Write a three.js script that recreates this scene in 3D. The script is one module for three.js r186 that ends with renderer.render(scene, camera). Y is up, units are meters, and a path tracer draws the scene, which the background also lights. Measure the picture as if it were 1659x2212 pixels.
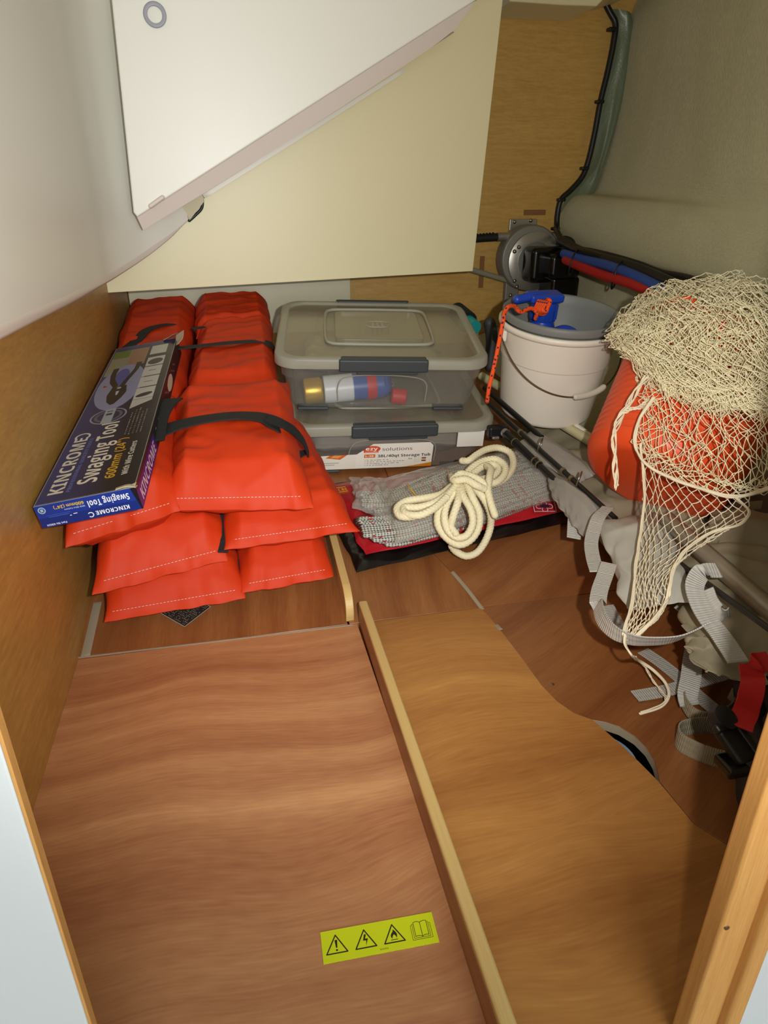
import * as THREE from 'three';
import { RoundedBoxGeometry } from 'three/addons/geometries/RoundedBoxGeometry.js';
import { mergeGeometries, mergeVertices, toCreasedNormals } from 'three/addons/utils/BufferGeometryUtils.js';
import { ImprovedNoise } from 'three/addons/math/ImprovedNoise.js';
import { RectAreaLightUniformsLib } from 'three/addons/lights/RectAreaLightUniformsLib.js';

// ---------------------------------------------------------------- camera, light, exposure
const scene = new THREE.Scene();
const camera = new THREE.PerspectiveCamera(74.66, 1659 / 2212, 0.02, 20);
camera.position.set(0, 0.8, 0);
camera.rotation.order = 'YXZ';
camera.rotation.set(THREE.MathUtils.degToRad(-24.8), THREE.MathUtils.degToRad(-12.8), 0);
const renderer = new THREE.WebGLRenderer({ antialias: true });
renderer.toneMapping = THREE.LinearToneMapping;
renderer.toneMappingExposure = 1.0;
renderer.shadowMap.enabled = true;
scene.background = new THREE.Color(0.55, 0.68, 0.85);
RectAreaLightUniformsLib.init();

// the photographer's flash, a hand's width to the right of the lens
const flash = new THREE.SpotLight(new THREE.Color(1.0, 0.965, 0.89), 5.2, 0, THREE.MathUtils.degToRad(58), 1.0, 2);
flash.position.set(0.1, 0.84, 0.018);
flash.target.position.set(0.42, 0.62, -1.7); scene.add(flash.target);
flash.shadow.radius = 0.6;
scene.add(flash);
// daylight from behind the photographer; the unseen window is added as its source
function daylight(x, y, z, w, h, tx, ty, tz, power) {
  const l = new THREE.RectAreaLight(new THREE.Color(0.82, 0.93, 1.0), power, w, h);
  l.position.set(x, y, z); l.lookAt(tx, ty, tz); scene.add(l);
}
daylight(0.35, 0.95, 1.64, 1.3, 0.62, 0.35, 0.95, 0, 13);

// ---------------------------------------------------------------- helpers
const V = (a) => new THREE.Vector3(a[0], a[1], a[2]);
const RAMP = THREE.MathUtils.degToRad(10), SEAM = -1.16;
const N = new THREE.Vector3(0, Math.cos(RAMP), Math.sin(RAMP));
const AFT = new THREE.Vector3(0, Math.sin(RAMP), -Math.cos(RAMP));
// a point of the rising aft floor: x across, h above it, s aft of the seam
const R = (x, h, s) => [x, h * N.y + s * AFT.y, SEAM + h * N.z + s * AFT.z];
const perlin = new ImprovedNoise();
const nz = (x, y = 0, z = 0) => perlin.noise(x + 31.7, y + 17.3, z + 5.1);
const fbm = (x, y, z = 0, o = 4) => { let a = 0, s = 0.5; for (let i = 0; i < o; i++) { a += s * nz(x, y, z); x *= 2.03; y *= 2.03; z += 7.7; s *= 0.5; } return a; };
function rng(seed) { let s = seed >>> 0; return () => { s = (s * 1664525 + 1013904223) >>> 0; return s / 4294967296; }; }
const clamp = (v, a = 0, b = 1) => Math.min(b, Math.max(a, v));
const sstep = (a, b, v) => { const t = clamp((v - a) / (b - a)); return t * t * (3 - 2 * t); };

const used = {};
function numbered(n) { used[n] = (used[n] || 0) + 1; return used[n] === 1 ? n : n + '_' + String(used[n] - 1).padStart(3, '0'); }
function thing(name, label, category, pos = [0, 0, 0], group) {
  const o = new THREE.Group(); o.name = numbered(name); o.position.set(...pos); scene.add(o);
  o.userData = { label, category }; if (group) o.userData.group = group; return o;
}
function struct(name, label, category) {
  const o = new THREE.Group(); o.name = name; scene.add(o); o.userData = { kind: 'structure', label, category }; return o;
}
function strip(g) { g = g.index ? g.toNonIndexed() : g; for (const k of Object.keys(g.attributes)) if (!['position', 'normal', 'uv'].includes(k)) g.deleteAttribute(k); return g; }
function part(name, geos, mat, parent, label) {
  const list = (Array.isArray(geos) ? geos : [geos]);
  const g = list.length === 1 ? list[0] : mergeGeometries(list.map(strip));
  const m = new THREE.Mesh(g, mat); m.name = name; if (label) m.userData.label = label; parent.add(m); return m;
}
const rel = (pts, o) => pts.map(p => [p[0] - o[0], p[1] - o[1], p[2] - o[2]]);
const box = (w, h, d, x = 0, y = 0, z = 0, r = 0.003) => { const g = r ? new RoundedBoxGeometry(w, h, d, 2, Math.min(r, w / 2.01, h / 2.01, d / 2.01)) : new THREE.BoxGeometry(w, h, d); g.translate(x, y, z); return g; };
const cyl = (r1, r2, h, x = 0, y = 0, z = 0, n = 28) => { const g = new THREE.CylinderGeometry(r1, r2, h, n); g.translate(x, y, z); return g; };
// rod between two points
function rod(a, b, r, r2 = r, n = 16) {
  const A = V(a), B = V(b), d = B.clone().sub(A), g = new THREE.CylinderGeometry(r2, r, d.length(), n);
  g.applyQuaternion(new THREE.Quaternion().setFromUnitVectors(new THREE.Vector3(0, 1, 0), d.clone().normalize()));
  const c = A.add(B).multiplyScalar(0.5); g.translate(c.x, c.y, c.z); return g;
}
// tube through points, uv.x in metres along it
function tube(pts, r, seg = 8, rad = 10, closed = false) {
  const c = new THREE.CatmullRomCurve3(pts.map(V), closed, 'centripetal'), len = c.getLength();
  const g = new THREE.TubeGeometry(c, Math.max(6, Math.round(pts.length * seg)), r, rad, closed);
  const uv = g.attributes.uv; for (let i = 0; i < uv.count; i++) uv.setX(i, uv.getX(i) * len);
  if (closed) return strip(g);
  const caps = [0, 1].map(t => { const s = new THREE.SphereGeometry(r, rad, 6); const p = c.getPointAt(t); s.translate(p.x, p.y, p.z); return strip(s); });
  return mergeGeometries([strip(g), ...caps]);
}
// braided rope: herringbone ridges as real relief
function ropeTube(pts, r, lambda, amp, rad = 14) {
  const c = new THREE.CatmullRomCurve3(pts.map(V), false, 'centripetal'), len = c.getLength(), n = Math.round(len / lambda * 5);
  const g = new THREE.TubeGeometry(c, n, r, rad, false), p = g.attributes.position, ctr = []; for (let i = 0; i <= n; i++) ctr.push(c.getPointAt(i / n));
  for (let i = 0; i <= n; i++) for (let j = 0; j <= rad; j++) {
    const k = i * (rad + 1) + j, t = (j % rad) / rad, w = Math.abs(((t * 4) % 1) - 0.5) * 2, m = 1 + amp * Math.cos(6.283 * (i / n * len / lambda + 0.8 * w)), q = ctr[i];
    p.setXYZ(k, q.x + (p.getX(k) - q.x) * m, q.y + (p.getY(k) - q.y) * m, q.z + (p.getZ(k) - q.z) * m);
  }
  g.computeVertexNormals();
  const caps = [0, 1].map(t => { const s = new THREE.SphereGeometry(r, rad, 6); const e = c.getPointAt(t); s.translate(e.x, e.y, e.z); return strip(s); });
  return mergeGeometries([strip(g), ...caps]);
}
// flat webbing along points; wd(i, tangent, t) gives the direction of its width
function ribbon(pts, width, thick, wd, seg = 10) {
  const c = new THREE.CatmullRomCurve3(pts.map(V), false, 'centripetal'), n = pts.length * seg, len = c.getLength();
  const pos = [], uv = [], idx = [], up = new THREE.Vector3(0, 1, 0);
  for (let i = 0; i <= n; i++) {
    const t = i / n, p = c.getPointAt(t), tan = c.getTangentAt(t);
    let w = wd ? wd(t, tan) : null;
    if (!w) w = new THREE.Vector3().crossVectors(up, tan);
    w = w.clone().addScaledVector(tan, -w.dot(tan)).normalize();
    const nn = new THREE.Vector3().crossVectors(tan, w).normalize();
    for (const [a, b, q] of [[-1, 1, 0], [1, 1, 1], [1, 1, 1], [1, -1, 1], [1, -1, 1], [-1, -1, 0], [-1, -1, 0], [-1, 1, 0]]) {
      const v = p.clone().addScaledVector(w, a * width / 2).addScaledVector(nn, b * thick / 2);
      pos.push(v.x, v.y, v.z); uv.push(t * len, q * width);
    }
  }
  for (let i = 0; i < n; i++) for (const k of [0, 2, 4, 6]) { const a = i * 8 + k, b = a + 1, d = a + 8, e = b + 8; idx.push(a, d, b, b, d, e); }
  idx.push(0, 1, 3, 0, 3, 5); const l = n * 8; idx.push(l, l + 3, l + 1, l, l + 5, l + 3);
  const g = new THREE.BufferGeometry();
  g.setAttribute('position', new THREE.Float32BufferAttribute(pos, 3)); g.setAttribute('uv', new THREE.Float32BufferAttribute(uv, 2)); g.setIndex(idx); g.computeVertexNormals(); return g;
}
// grid surface from a function (u, v) -> Vector3
function surface(f, nu, nv, uvs = [1, 1]) {
  const pos = [], uv = [], idx = [];
  for (let j = 0; j <= nv; j++) for (let i = 0; i <= nu; i++) { const p = f(i / nu, j / nv); pos.push(p.x, p.y, p.z); uv.push(i / nu * uvs[0], j / nv * uvs[1]); }
  for (let j = 0; j < nv; j++) for (let i = 0; i < nu; i++) { const a = j * (nu + 1) + i, b = a + 1, c = a + nu + 1, d = c + 1; idx.push(a, b, d, a, d, c); }
  const g = new THREE.BufferGeometry();
  g.setAttribute('position', new THREE.Float32BufferAttribute(pos, 3)); g.setAttribute('uv', new THREE.Float32BufferAttribute(uv, 2)); g.setIndex(idx); g.computeVertexNormals(); return g;
}
// stuffed cushion between four mid-height corners (front left, front right, back left, back right)
function pillow(q, thick, o = {}) {
  const { seed = 1, wr = 0.006, wf = 0.06, wb = 0.05, side = 0.03, ear = 0, n = 44, freq = 9, up = N, droop = 0, pw = 0.5, sagF = 0, flat = 0, gather = 0 } = o;
  const [FL, FR, BL, BR] = q.map(V), W = FL.distanceTo(FR), L = FL.distanceTo(BL);
  const mid = (u, v) => {
    const d = v * L, uu = 0.5 + (u - 0.5) * (1 + ear * (Math.exp(-d / 0.035) + 0.6 * Math.exp(-(L - d) / 0.035)));
    const p = FL.clone().lerp(FR, uu).lerp(BL.clone().lerp(BR, uu), v);
    p.addScaledVector(up, -droop * Math.exp(-d / 0.05) + sagF * nz(u * 3, v * 3, seed + 9));
    const e = Math.min(u, 1 - u) * W, f = Math.min(v, 1 - v) * L;
    const k = Math.exp(-Math.min(e, f) / 0.03) * wr;
    p.x += k * 1.3 * nz(u * 7, v * 7, seed); p.z += k * 1.3 * nz(u * 7 + 9, v * 7, seed); return p;
  };
  const prof = (u, v) => {
    const e = Math.min(u, 1 - u) * W, d = v * L;
    return Math.pow(clamp(e / side), pw) * Math.pow(clamp(d / wf), 0.75) * Math.pow(clamp((L - d) / wb), 0.75);
  };
  const map = (t) => { const e = 0.5 - 0.5 * Math.cos(Math.PI * t); return t * 0.35 + e * 0.65; };
  const side_ = (sg) => (u, v) => {
    u = map(u); v = map(v); const p = mid(u, v), f = prof(u, v), w = sg > 0 || !flat ? 1 : 0.3;
    const rid = (1 - Math.abs(nz(u * W * freq * 0.8, v * L * freq * 2.2, seed + 3))) ** 4;
    const dd = Math.min(v, 1 - v) * L; p.addScaledVector(up, sg * (thick / 2 * f + w * wr * f * (gather * nz(u * W * 26, v * 2, seed + 6) * Math.exp(-dd / 0.045) + 1.2 * nz(u * W * freq, v * L * freq, seed + sg) + 0.7 * nz(u * W * freq * 2.4, v * L * freq * 2.4, seed + 4) + 0.8 * (rid - 0.4)))); return p;
  };
  const a = surface(side_(1), n, n, [W, L]), b = surface(side_(-1), n, n, [W, L]);
  const ia = b.index.array; for (let i = 0; i < ia.length; i += 3) { const t = ia[i]; ia[i] = ia[i + 1]; ia[i + 1] = t; }
  b.computeVertexNormals();
  return mergeGeometries([strip(a), strip(b)]);
}
function planarUV(g, fu, fv) { const p = g.attributes.position, uv = new Float32Array(p.count * 2); for (let i = 0; i < p.count; i++) { uv[2 * i] = fu(p.getX(i), p.getY(i), p.getZ(i)); uv[2 * i + 1] = fv(p.getX(i), p.getY(i), p.getZ(i)); } g.setAttribute('uv', new THREE.BufferAttribute(uv, 2)); return g; }
const lathe = (pts, n = 56) => new THREE.LatheGeometry(pts.map(p => new THREE.Vector2(p[0], p[1])), n);

// ---------------------------------------------------------------- textures
function tex(w, h, f, srgb = true, repeat = true) {
  const d = new Uint8Array(w * h * 4);
  for (let j = 0; j < h; j++) for (let i = 0; i < w; i++) { const c = f(i / w, j / h); const k = (j * w + i) * 4; d[k] = clamp(c[0], 0, 255); d[k + 1] = clamp(c[1], 0, 255); d[k + 2] = clamp(c[2], 0, 255); d[k + 3] = 255; }
  const t = new THREE.DataTexture(d, w, h, THREE.RGBAFormat); t.magFilter = THREE.LinearFilter; t.minFilter = THREE.LinearMipmapLinearFilter; t.generateMipmaps = true;
  if (repeat) t.wrapS = t.wrapT = THREE.MirroredRepeatWrapping; if (srgb) t.colorSpace = THREE.SRGBColorSpace; t.needsUpdate = true; return t;
}
const hex = (h) => [(h >> 16) & 255, (h >> 8) & 255, h & 255];
const mixc = (a, b, t) => [a[0] + (b[0] - a[0]) * t, a[1] + (b[1] - a[1]) * t, a[2] + (b[2] - a[2]) * t];
// rotary-cut plywood: flowing figure plus fine pores along the grain (u), texture covers 1 x 1 unit of uv
function plyTex(light, dark, seed, fig = 1, size = 1024) {
  const L = hex(light), D = hex(dark);
  return tex(size, size, (x, y) => {
    const wp = 0.075 * fig * nz(x * 2.0, y * 1.8, seed) + 0.012 * fig * nz(x * 5, y * 6, seed + 2), yy = y + wp;
    const ring = 0.5 + 0.5 * Math.sin(yy * 6.28 * 9 + 2.5 * nz(x * 0.8, yy * 6, seed + 5));
    const broad = 0.6 * nz(x * 0.9, yy * 9, seed + 1) + 0.55 * nz(x * 1.4, yy * 24, seed + 6) + 0.3 * nz(x * 3, yy * 60, seed + 9);
    const pores = nz(x * 16, yy * 260, seed + 3), pores2 = nz(x * 34, yy * 420, seed + 4);
    const t = clamp(0.42 + 0.22 * (ring - 0.5) * (0.6 + 0.9 * nz(x * 2, y * 3, seed + 8)) + 0.5 * broad + 0.15 * pores + 0.14 * pores2 + 0.08 * fbm(x * 30, y * 30, seed, 2));
    return mixc(L, D, t);
  });
}
// quarter-sawn beech foil: fine short flecks along u
function beechTex(light, dark, seed) {
  const L = hex(light), D = hex(dark);
  return tex(1024, 512, (x, y) => {
    const t = clamp(0.45 + 0.3 * nz(x * 26, y * 240, seed) + 0.3 * nz(x * 9, y * 110, seed + 2) + 0.22 * nz(x * 2, y * 16, seed + 3) + 0.12 * nz(x * 90, y * 200, seed + 5));
    return mixc(L, D, t);
  });
}
function std(color, roughness = 0.6, extra = {}) { return new THREE.MeshStandardMaterial({ color, roughness, metalness: 0, ...extra }); }
function phys(color, roughness, extra = {}) { return new THREE.MeshPhysicalMaterial({ color, roughness, metalness: 0, ...extra }); }
function rep(t, x, y) { const c = t.clone(); c.repeat.set(x, y); c.needsUpdate = true; return c; }

const weave = tex(64, 64, (x, y) => { const v = 128 + 60 * Math.sin(x * 6.283 * 8) * 1 + 30 * Math.sin(y * 6.283 * 8); return [v, v, v]; }, false);
const cloth = tex(256, 256, (x, y) => { const v = 128 + 70 * Math.sin(x * 6.283 * 64) * Math.sin(y * 6.283 * 64) + 30 * nz(x * 20, y * 20, 3); return [v, v, v]; }, false);
const fleece = tex(512, 512, (x, y) => { const v = 128 + 120 * fbm(x * 60, y * 60, 2, 3) + 40 * nz(x * 8, y * 8, 1); return [v, v, v]; }, false);
const fleeceCol = tex(512, 512, (x, y) => { const v = 0.5 + 0.5 * fbm(x * 50, y * 50, 9, 3) + 0.16 * nz(x * 5, y * 3, 4); return mixc(hex(0xada888), hex(0xcfcaa6), clamp(v)); });
// braided cover: yarns of two dyed greys laid alternately, with coloured tracer flecks; relief in the bump map
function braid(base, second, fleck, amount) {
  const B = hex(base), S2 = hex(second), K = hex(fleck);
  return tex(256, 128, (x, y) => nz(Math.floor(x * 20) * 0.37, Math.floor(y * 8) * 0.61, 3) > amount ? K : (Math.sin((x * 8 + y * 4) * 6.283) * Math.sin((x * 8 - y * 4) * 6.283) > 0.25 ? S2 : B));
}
const braidBump = tex(256, 128, (x, y) => { const a = Math.sin((x * 10 + y * 4) * 6.283), b = Math.sin((x * 10 - y * 4) * 6.283), v = 40 + 200 * clamp(0.5 + 0.5 * Math.max(a, b)); return [v, v, v]; }, false);
const M = {
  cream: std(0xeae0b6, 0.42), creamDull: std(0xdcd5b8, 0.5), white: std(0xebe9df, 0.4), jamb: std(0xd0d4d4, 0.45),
  beech: std(0xffffff, 0.42, { map: beechTex(0xc4964e, 0xa07538, 11) }),
  beechBack: std(0xffffff, 0.5, { map: beechTex(0xd9ae62, 0xba9148, 21) }),
  frame: std(0xffffff, 0.4, { map: beechTex(0xd9a763, 0xbf8446, 31) }),
  battenTop: std(0xffffff, 0.45, { map: rep(beechTex(0xd4b477, 0xbd9a5d, 41), 1, 4) }),
  plyLeft: phys(0xffffff, 0.42, { map: plyTex(0xcf9868, 0x965a38, 3, 1.4) , clearcoat: 0.15, clearcoatRoughness: 0.35}),
  plyMid: phys(0xffffff, 0.42, { map: plyTex(0xc48c4b, 0x925a28, 7, 1.5), clearcoat: 0.15, clearcoatRoughness: 0.35 }),
  plyDark: phys(0xffffff, 0.4, { map: plyTex(0xa06a3c, 0x743f1f, 13, 0.5), clearcoat: 0.2, clearcoatRoughness: 0.3 }),
  plyEdge: std(0xffffff, 0.8, { map: tex(16, 128, (x, y) => mixc(hex(0xb9ad97), hex(0x8a7c66), 0.5 + 0.5 * Math.sin(y * 6.283 * 6))) }),
  fleece: std(0xffffff, 0.98, { map: rep(fleeceCol, 2, 2), bumpMap: rep(fleece, 3, 3), bumpScale: 0.0015 }),
  fibreglass: phys(0x6d7a62, 0.35, { clearcoat: 0.5, clearcoatRoughness: 0.3, bumpMap: rep(fleece, 2, 2), bumpScale: 0.0018 }),
  orange: phys(0xca370f, 0.58, { bumpMap: rep(cloth, 8, 8), bumpScale: 0.0003, specularIntensity: 0.5 }),
  webBlack: std(0x17181b, 0.75, { bumpMap: rep(weave, 60, 30), bumpScale: 0.0004 }),
  webGrey: std(0xb9b6b0, 0.55, { bumpMap: rep(weave, 30, 10), bumpScale: 0.0018 }),
  webTan: std(0x9a917a, 0.7, { bumpMap: rep(weave, 38, 10), bumpScale: 0.002 }),
  thread: std(0xe9d2c8, 0.8),
  black: std(0x121214, 0.42), blackGloss: std(0x0b0b0c, 0.22), rubber: std(0x141516, 0.6), charcoal: std(0x3a3d3f, 0.55),
  metal: std(0xb5b3ac, 0.38, { metalness: 0.85 }), steel: std(0xa9a79f, 0.3, { metalness: 1 }), castMetal: std(0x8f8d85, 0.55, { metalness: 0.5 }), rusty: std(0x6b5236, 0.6, { metalness: 0.5 }),
  tubPlastic: phys(0xf3f2ee, 0.16, { transmission: 0.9, thickness: 0, ior: 1.3 }),
  lidPlastic: phys(0xeeece2, 0.18, { transmission: 0.9, thickness: 0, ior: 1.3 }),
  lidRim: phys(0xcfccbc, 0.38, { transmission: 0.5, thickness: 0, ior: 1.3 }),
  latch: std(0x3e4346, 0.5),
  bucket: std(0xf3ecdf, 0.42), bucketGrey: std(0x7f8281, 0.5), bluePlastic: phys(0x1c46b8, 0.35, { clearcoat: 0.2 }),
  ropeCream: std(0xeae0bc, 0.8, { }),
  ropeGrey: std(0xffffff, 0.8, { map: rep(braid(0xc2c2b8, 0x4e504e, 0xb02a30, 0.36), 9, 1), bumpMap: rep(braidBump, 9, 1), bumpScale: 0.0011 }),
  cordOrange: std(0xffffff, 0.8, { map: rep(braid(0xff5a1a, 0xff5a1a, 0x3a2a50, 0.33), 20, 1), bumpMap: rep(braidBump, 20, 1), bumpScale: 0.0008 }),
  film: phys(0xf4f2ec, 0.22, { transmission: 0.8, thickness: 0, ior: 1.2, clearcoat: 0.4, clearcoatRoughness: 0.1 }),
  redFabric: phys(0xbb1522, 0.55, { clearcoat: 0.35, clearcoatRoughness: 0.2 }), redWeb: std(0xc4151a, 0.65), redPlain: std(0xc01c22, 0.5),
  blackFilm: phys(0x0d0d0e, 0.3, { clearcoat: 0.6, clearcoatRoughness: 0.12 }),
  tubOrange: phys(0xee5220, 0.5, { clearcoat: 0.2, clearcoatRoughness: 0.3 }),
  netting: std(0xfaf0ca, 0.85), netRope: std(0xefe2c6, 0.85),
  hoseBlue: std(0x274f9e, 0.45), hoseRed: std(0xb51c20, 0.45), hoseBlack: std(0x1a1b1c, 0.5),
  canvasGrey: phys(0x9a958e, 0.6, { bumpMap: rep(cloth, 6, 6), bumpScale: 0.0003, sheen: 0.4, sheenRoughness: 0.5 }),
  canvasTan: phys(0x958c74, 0.75, { bumpMap: rep(cloth, 6, 6), bumpScale: 0.0003 }),
  canvasLight: phys(0xb5b2a8, 0.5, { bumpMap: rep(cloth, 6, 6), bumpScale: 0.0003 }),
  pvc: std(0xc9c39a, 0.45), alu: std(0x9d9384, 0.36, { metalness: 0.6 }), teal: std(0x1f9c9c, 0.5), bristle: std(0x0f1216, 0.9),
  paleBlue: std(0x8fb0d8, 0.5), bilgeGrey: std(0x8a8880, 0.7), ringGrey: std(0x9a9aa6, 0.45), yellow: std(0xe0b020, 0.5), brass: std(0xc9a640, 0.35, { metalness: 0.6 }), wrapTan: std(0x6a5c3c, 0.5), labelWhite: std(0xf0eee6, 0.5), sealant: std(0xdccfc6, 0.35),
};
function canvasMat(w, h, draw, rough = 0.45, extra = {}) {
  const c = document.createElement('canvas'); c.width = w; c.height = h; const g = c.getContext('2d'); draw(g, w, h);
  const t = new THREE.CanvasTexture(c); t.colorSpace = THREE.SRGBColorSpace; t.anisotropy = 8;
  return new THREE.MeshPhysicalMaterial({ map: t, roughness: rough, ...extra });
}
// ---------------------------------------------------------------- floor
const floor = struct('floor', 'plywood floor panels of the locker, flat in front and rising aft', 'floor');
// flat panel from a plan outline [x, z], top at y
function panel(name, outline, top, thick, mat, us, ox = 0, oz = 0, rot = 0) {
  const sh = new THREE.Shape(outline.map(p => new THREE.Vector2(p[0], -p[1])));
  let g = new THREE.ExtrudeGeometry(sh, { depth: thick - 0.001, bevelEnabled: true, bevelThickness: 0.0005, bevelSize: 0.0005, bevelSegments: 1, bevelOffset: -0.0005 });
  g.rotateX(-Math.PI / 2); g.translate(0, top - thick + 0.0005, 0);
  const c = Math.cos(rot), s = Math.sin(rot);
  planarUV(g, (x, y, z) => (c * x - s * z) * us + ox, (x, y, z) => (s * x + c * z) * us + oz + y * 6);
  return part(name, g, mat, floor);
}
const curve = [[0.452, -1.281], [0.47, -1.19], [0.484, -1.125], [0.49, -1.06], [0.4945, -0.975], [0.497, -0.891], [0.505, -0.845], [0.52, -0.81], [0.543, -0.788]];
const arc = [[0.562, -0.778], [0.580, -0.762], [0.593, -0.737], [0.597, -0.71], [0.593, -0.682], [0.584, -0.66], [0.576, -0.643]];
const lightEdge = [[0.552, -0.755], [0.561, -0.72], [0.568, -0.683], [0.5745, -0.643]];
const midCurve = curve.filter(p => p[1] > -1.161);
const atSeam = [0.4775, -1.159];
panel('plywood_panel', [[-0.341, -1.159], [0.206, -1.159], [0.207, -0.335], [-0.341, -0.335]], 0, 0.014, M.plyLeft, 1.05, 0.35, 0.2, 0.03);
panel('plywood_panel', [[0.21, -1.159], atSeam, ...midCurve, ...lightEdge, [0.5785, -0.564], [0.615, -0.5], [0.66, -0.44], [0.69, -0.335], [0.21, -0.335]], 0, 0.014, M.plyMid, 0.95, 0.1, 0.55, 0.05);
panel('plywood_panel', [[0.4775, -1.16], [1.02, -1.16], [1.02, -0.335], [0.692, -0.335], [0.662, -0.44], [0.617, -0.5], [0.5800, -0.564], [0.577, -0.643], ...arc.slice().reverse(), ...midCurve.slice().reverse()], -0.0006, 0.018, M.plyDark, 0.9, 0.3, 0.1, 0.55);
// rising aft panels, built flat and tipped about the seam
function aftPanel(outline, mat, us, ox, oz, rot) {
  const m = panel('plywood_panel', outline.map(([x, s]) => [x, -s]), 0, 0.014, mat, us, ox, oz, rot);
  m.geometry.rotateX(RAMP); m.geometry.translate(0, 0, SEAM); return m;
}
aftPanel([[-0.341, 0.001], [0.186, 0.001], [0.2, 1.55], [-0.341, 1.55]], M.plyDark, 1.1, 0.2, 0.3, 1.5);
aftPanel([[0.19, 0.001], [0.476, 0.001], [0.452, 0.123], [0.40, 0.3], [0.40, 1.55], [0.203, 1.55]], M.plyDark, 1.0, 0.6, 0.2, 1.45);
aftPanel([[0.478, 0.001], [1.02, 0.001], [1.02, 1.55], [0.402, 1.55], [0.402, 0.3], [0.4535, 0.123]], M.plyDark, 0.9, 0.3 - Math.sin(0.55) * SEAM * 0.9, 0.1 + Math.cos(0.55) * SEAM * 0.9, 0.55);
// raw plywood edges showing at the joints
part('panel_edge', ribbon([R(0.4530, 0.0012, 0.126), R(0.468, 0.0012, 0.06), R(0.484, 0.0015, -0.03), [0.489, 0.0012, -1.07]], 0.009, 0.0016), M.plyEdge, floor, 'raw grey plywood edge');
part('panel_edge', ribbon([R(-0.328, 0.001, 0.005), R(-0.3235, 0.001, 0.16)], 0.017, 0.002), M.plyEdge, floor, 'raw grey plywood edge');
part('panel_edge', ribbon([[-0.341, 0.001, -1.164], [-0.088, 0.001, -1.159], [0.196, 0.001, -1.155]], 0.0035, 0.0012), M.plyEdge, floor, 'pale plywood edge along the seam');
{ // ply layers around the inspection cut-out and the bilge below it
  const pts = [...curve.slice(-1), ...arc], g = surface((u, v) => { const k = u * (pts.length - 1), i = Math.min(pts.length - 2, Math.floor(k)), f = k - i; const a = pts[i], b = pts[i + 1]; return new THREE.Vector3(a[0] + (b[0] - a[0]) * f - 0.0006, -0.0008 - v * 0.0165, a[1] + (b[1] - a[1]) * f); }, 40, 2, [1, 1]);
  part('cutout_rim', g, M.plyEdge, floor, 'layered plywood rim of the round cut-out');
  part('bilge', [box(2.0, 0.02, 2.5, 0.65, -0.42, -1.5, 0), box(0.02, 0.6, 2.5, -0.36, -0.13, -1.5, 0), box(0.02, 0.6, 2.5, 1.66, -0.13, -1.5, 0), box(2.0, 0.6, 0.02, 0.65, -0.13, -2.74, 0), box(2.0, 0.42, 0.02, 0.65, -0.22, -0.3, 0)], M.bilgeGrey, floor, 'grey bilge below the panels');
  const t = thing('water_tank', 'pale blue tank seen through the round floor cut-out', 'tank', [0.53, -0.155, -0.735]);
  part('body', lathe([[0, 0], [0.06, 0], [0.066, 0.01], [0.066, 0.112], [0.062, 0.12], [0, 0.122]], 40), M.paleBlue, t);
}
// fiddle rails
{
  const t = struct('trim_1', 'pale beech rail standing on edge between the front floor panels', 'rail');
  const g = new RoundedBoxGeometry(0.018, 0.05, 0.83, 3, 0.004); planarUV(g, (x, y, z) => z * 1.5 + 0.3, (x, y, z) => x * 6 + y * 3);
  const m = part('rail', g, M.battenTop, t); m.position.set(0.215, 0.025, -0.752); m.rotation.y = -0.012;
  const f = new THREE.BoxGeometry(0.0014, 0.046, 0.82); planarUV(f, (x, y, z) => z + 0.2, (x, y, z) => y * 2 + 0.4);
  const mm = part('rail_face', f, M.plyDark, t, 'left rail face with darker shading put into its colour'); mm.position.set(0.2055, 0.0235, -0.752); mm.rotation.y = -0.012;  // darker wood stands in for the shading on the rail side
  const t2 = struct('trim_2', 'pale beech rail with rounded end beside the life jacket stack', 'rail');
  const sh = new THREE.Shape(); sh.moveTo(0, 0); sh.lineTo(0, 0.012); sh.quadraticCurveTo(0.005, 0.05, 0.05, 0.055); sh.lineTo(0.6, 0.055); sh.lineTo(0.6, 0);
  const g2 = new THREE.ExtrudeGeometry(sh, { depth: 0.014, bevelEnabled: true, bevelSize: 0.0015, bevelThickness: 0.0015, bevelSegments: 2, curveSegments: 12 });
  planarUV(g2, (x, y, z) => x * 1.5, (x, y, z) => y * 4 + z * 6);
  g2.rotateY(Math.PI / 2); g2.rotateX(RAMP);
  const m2 = part('rail', g2, M.battenTop, t2); m2.position.set(...R(0.186, 0, 0.012));
}
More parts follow.
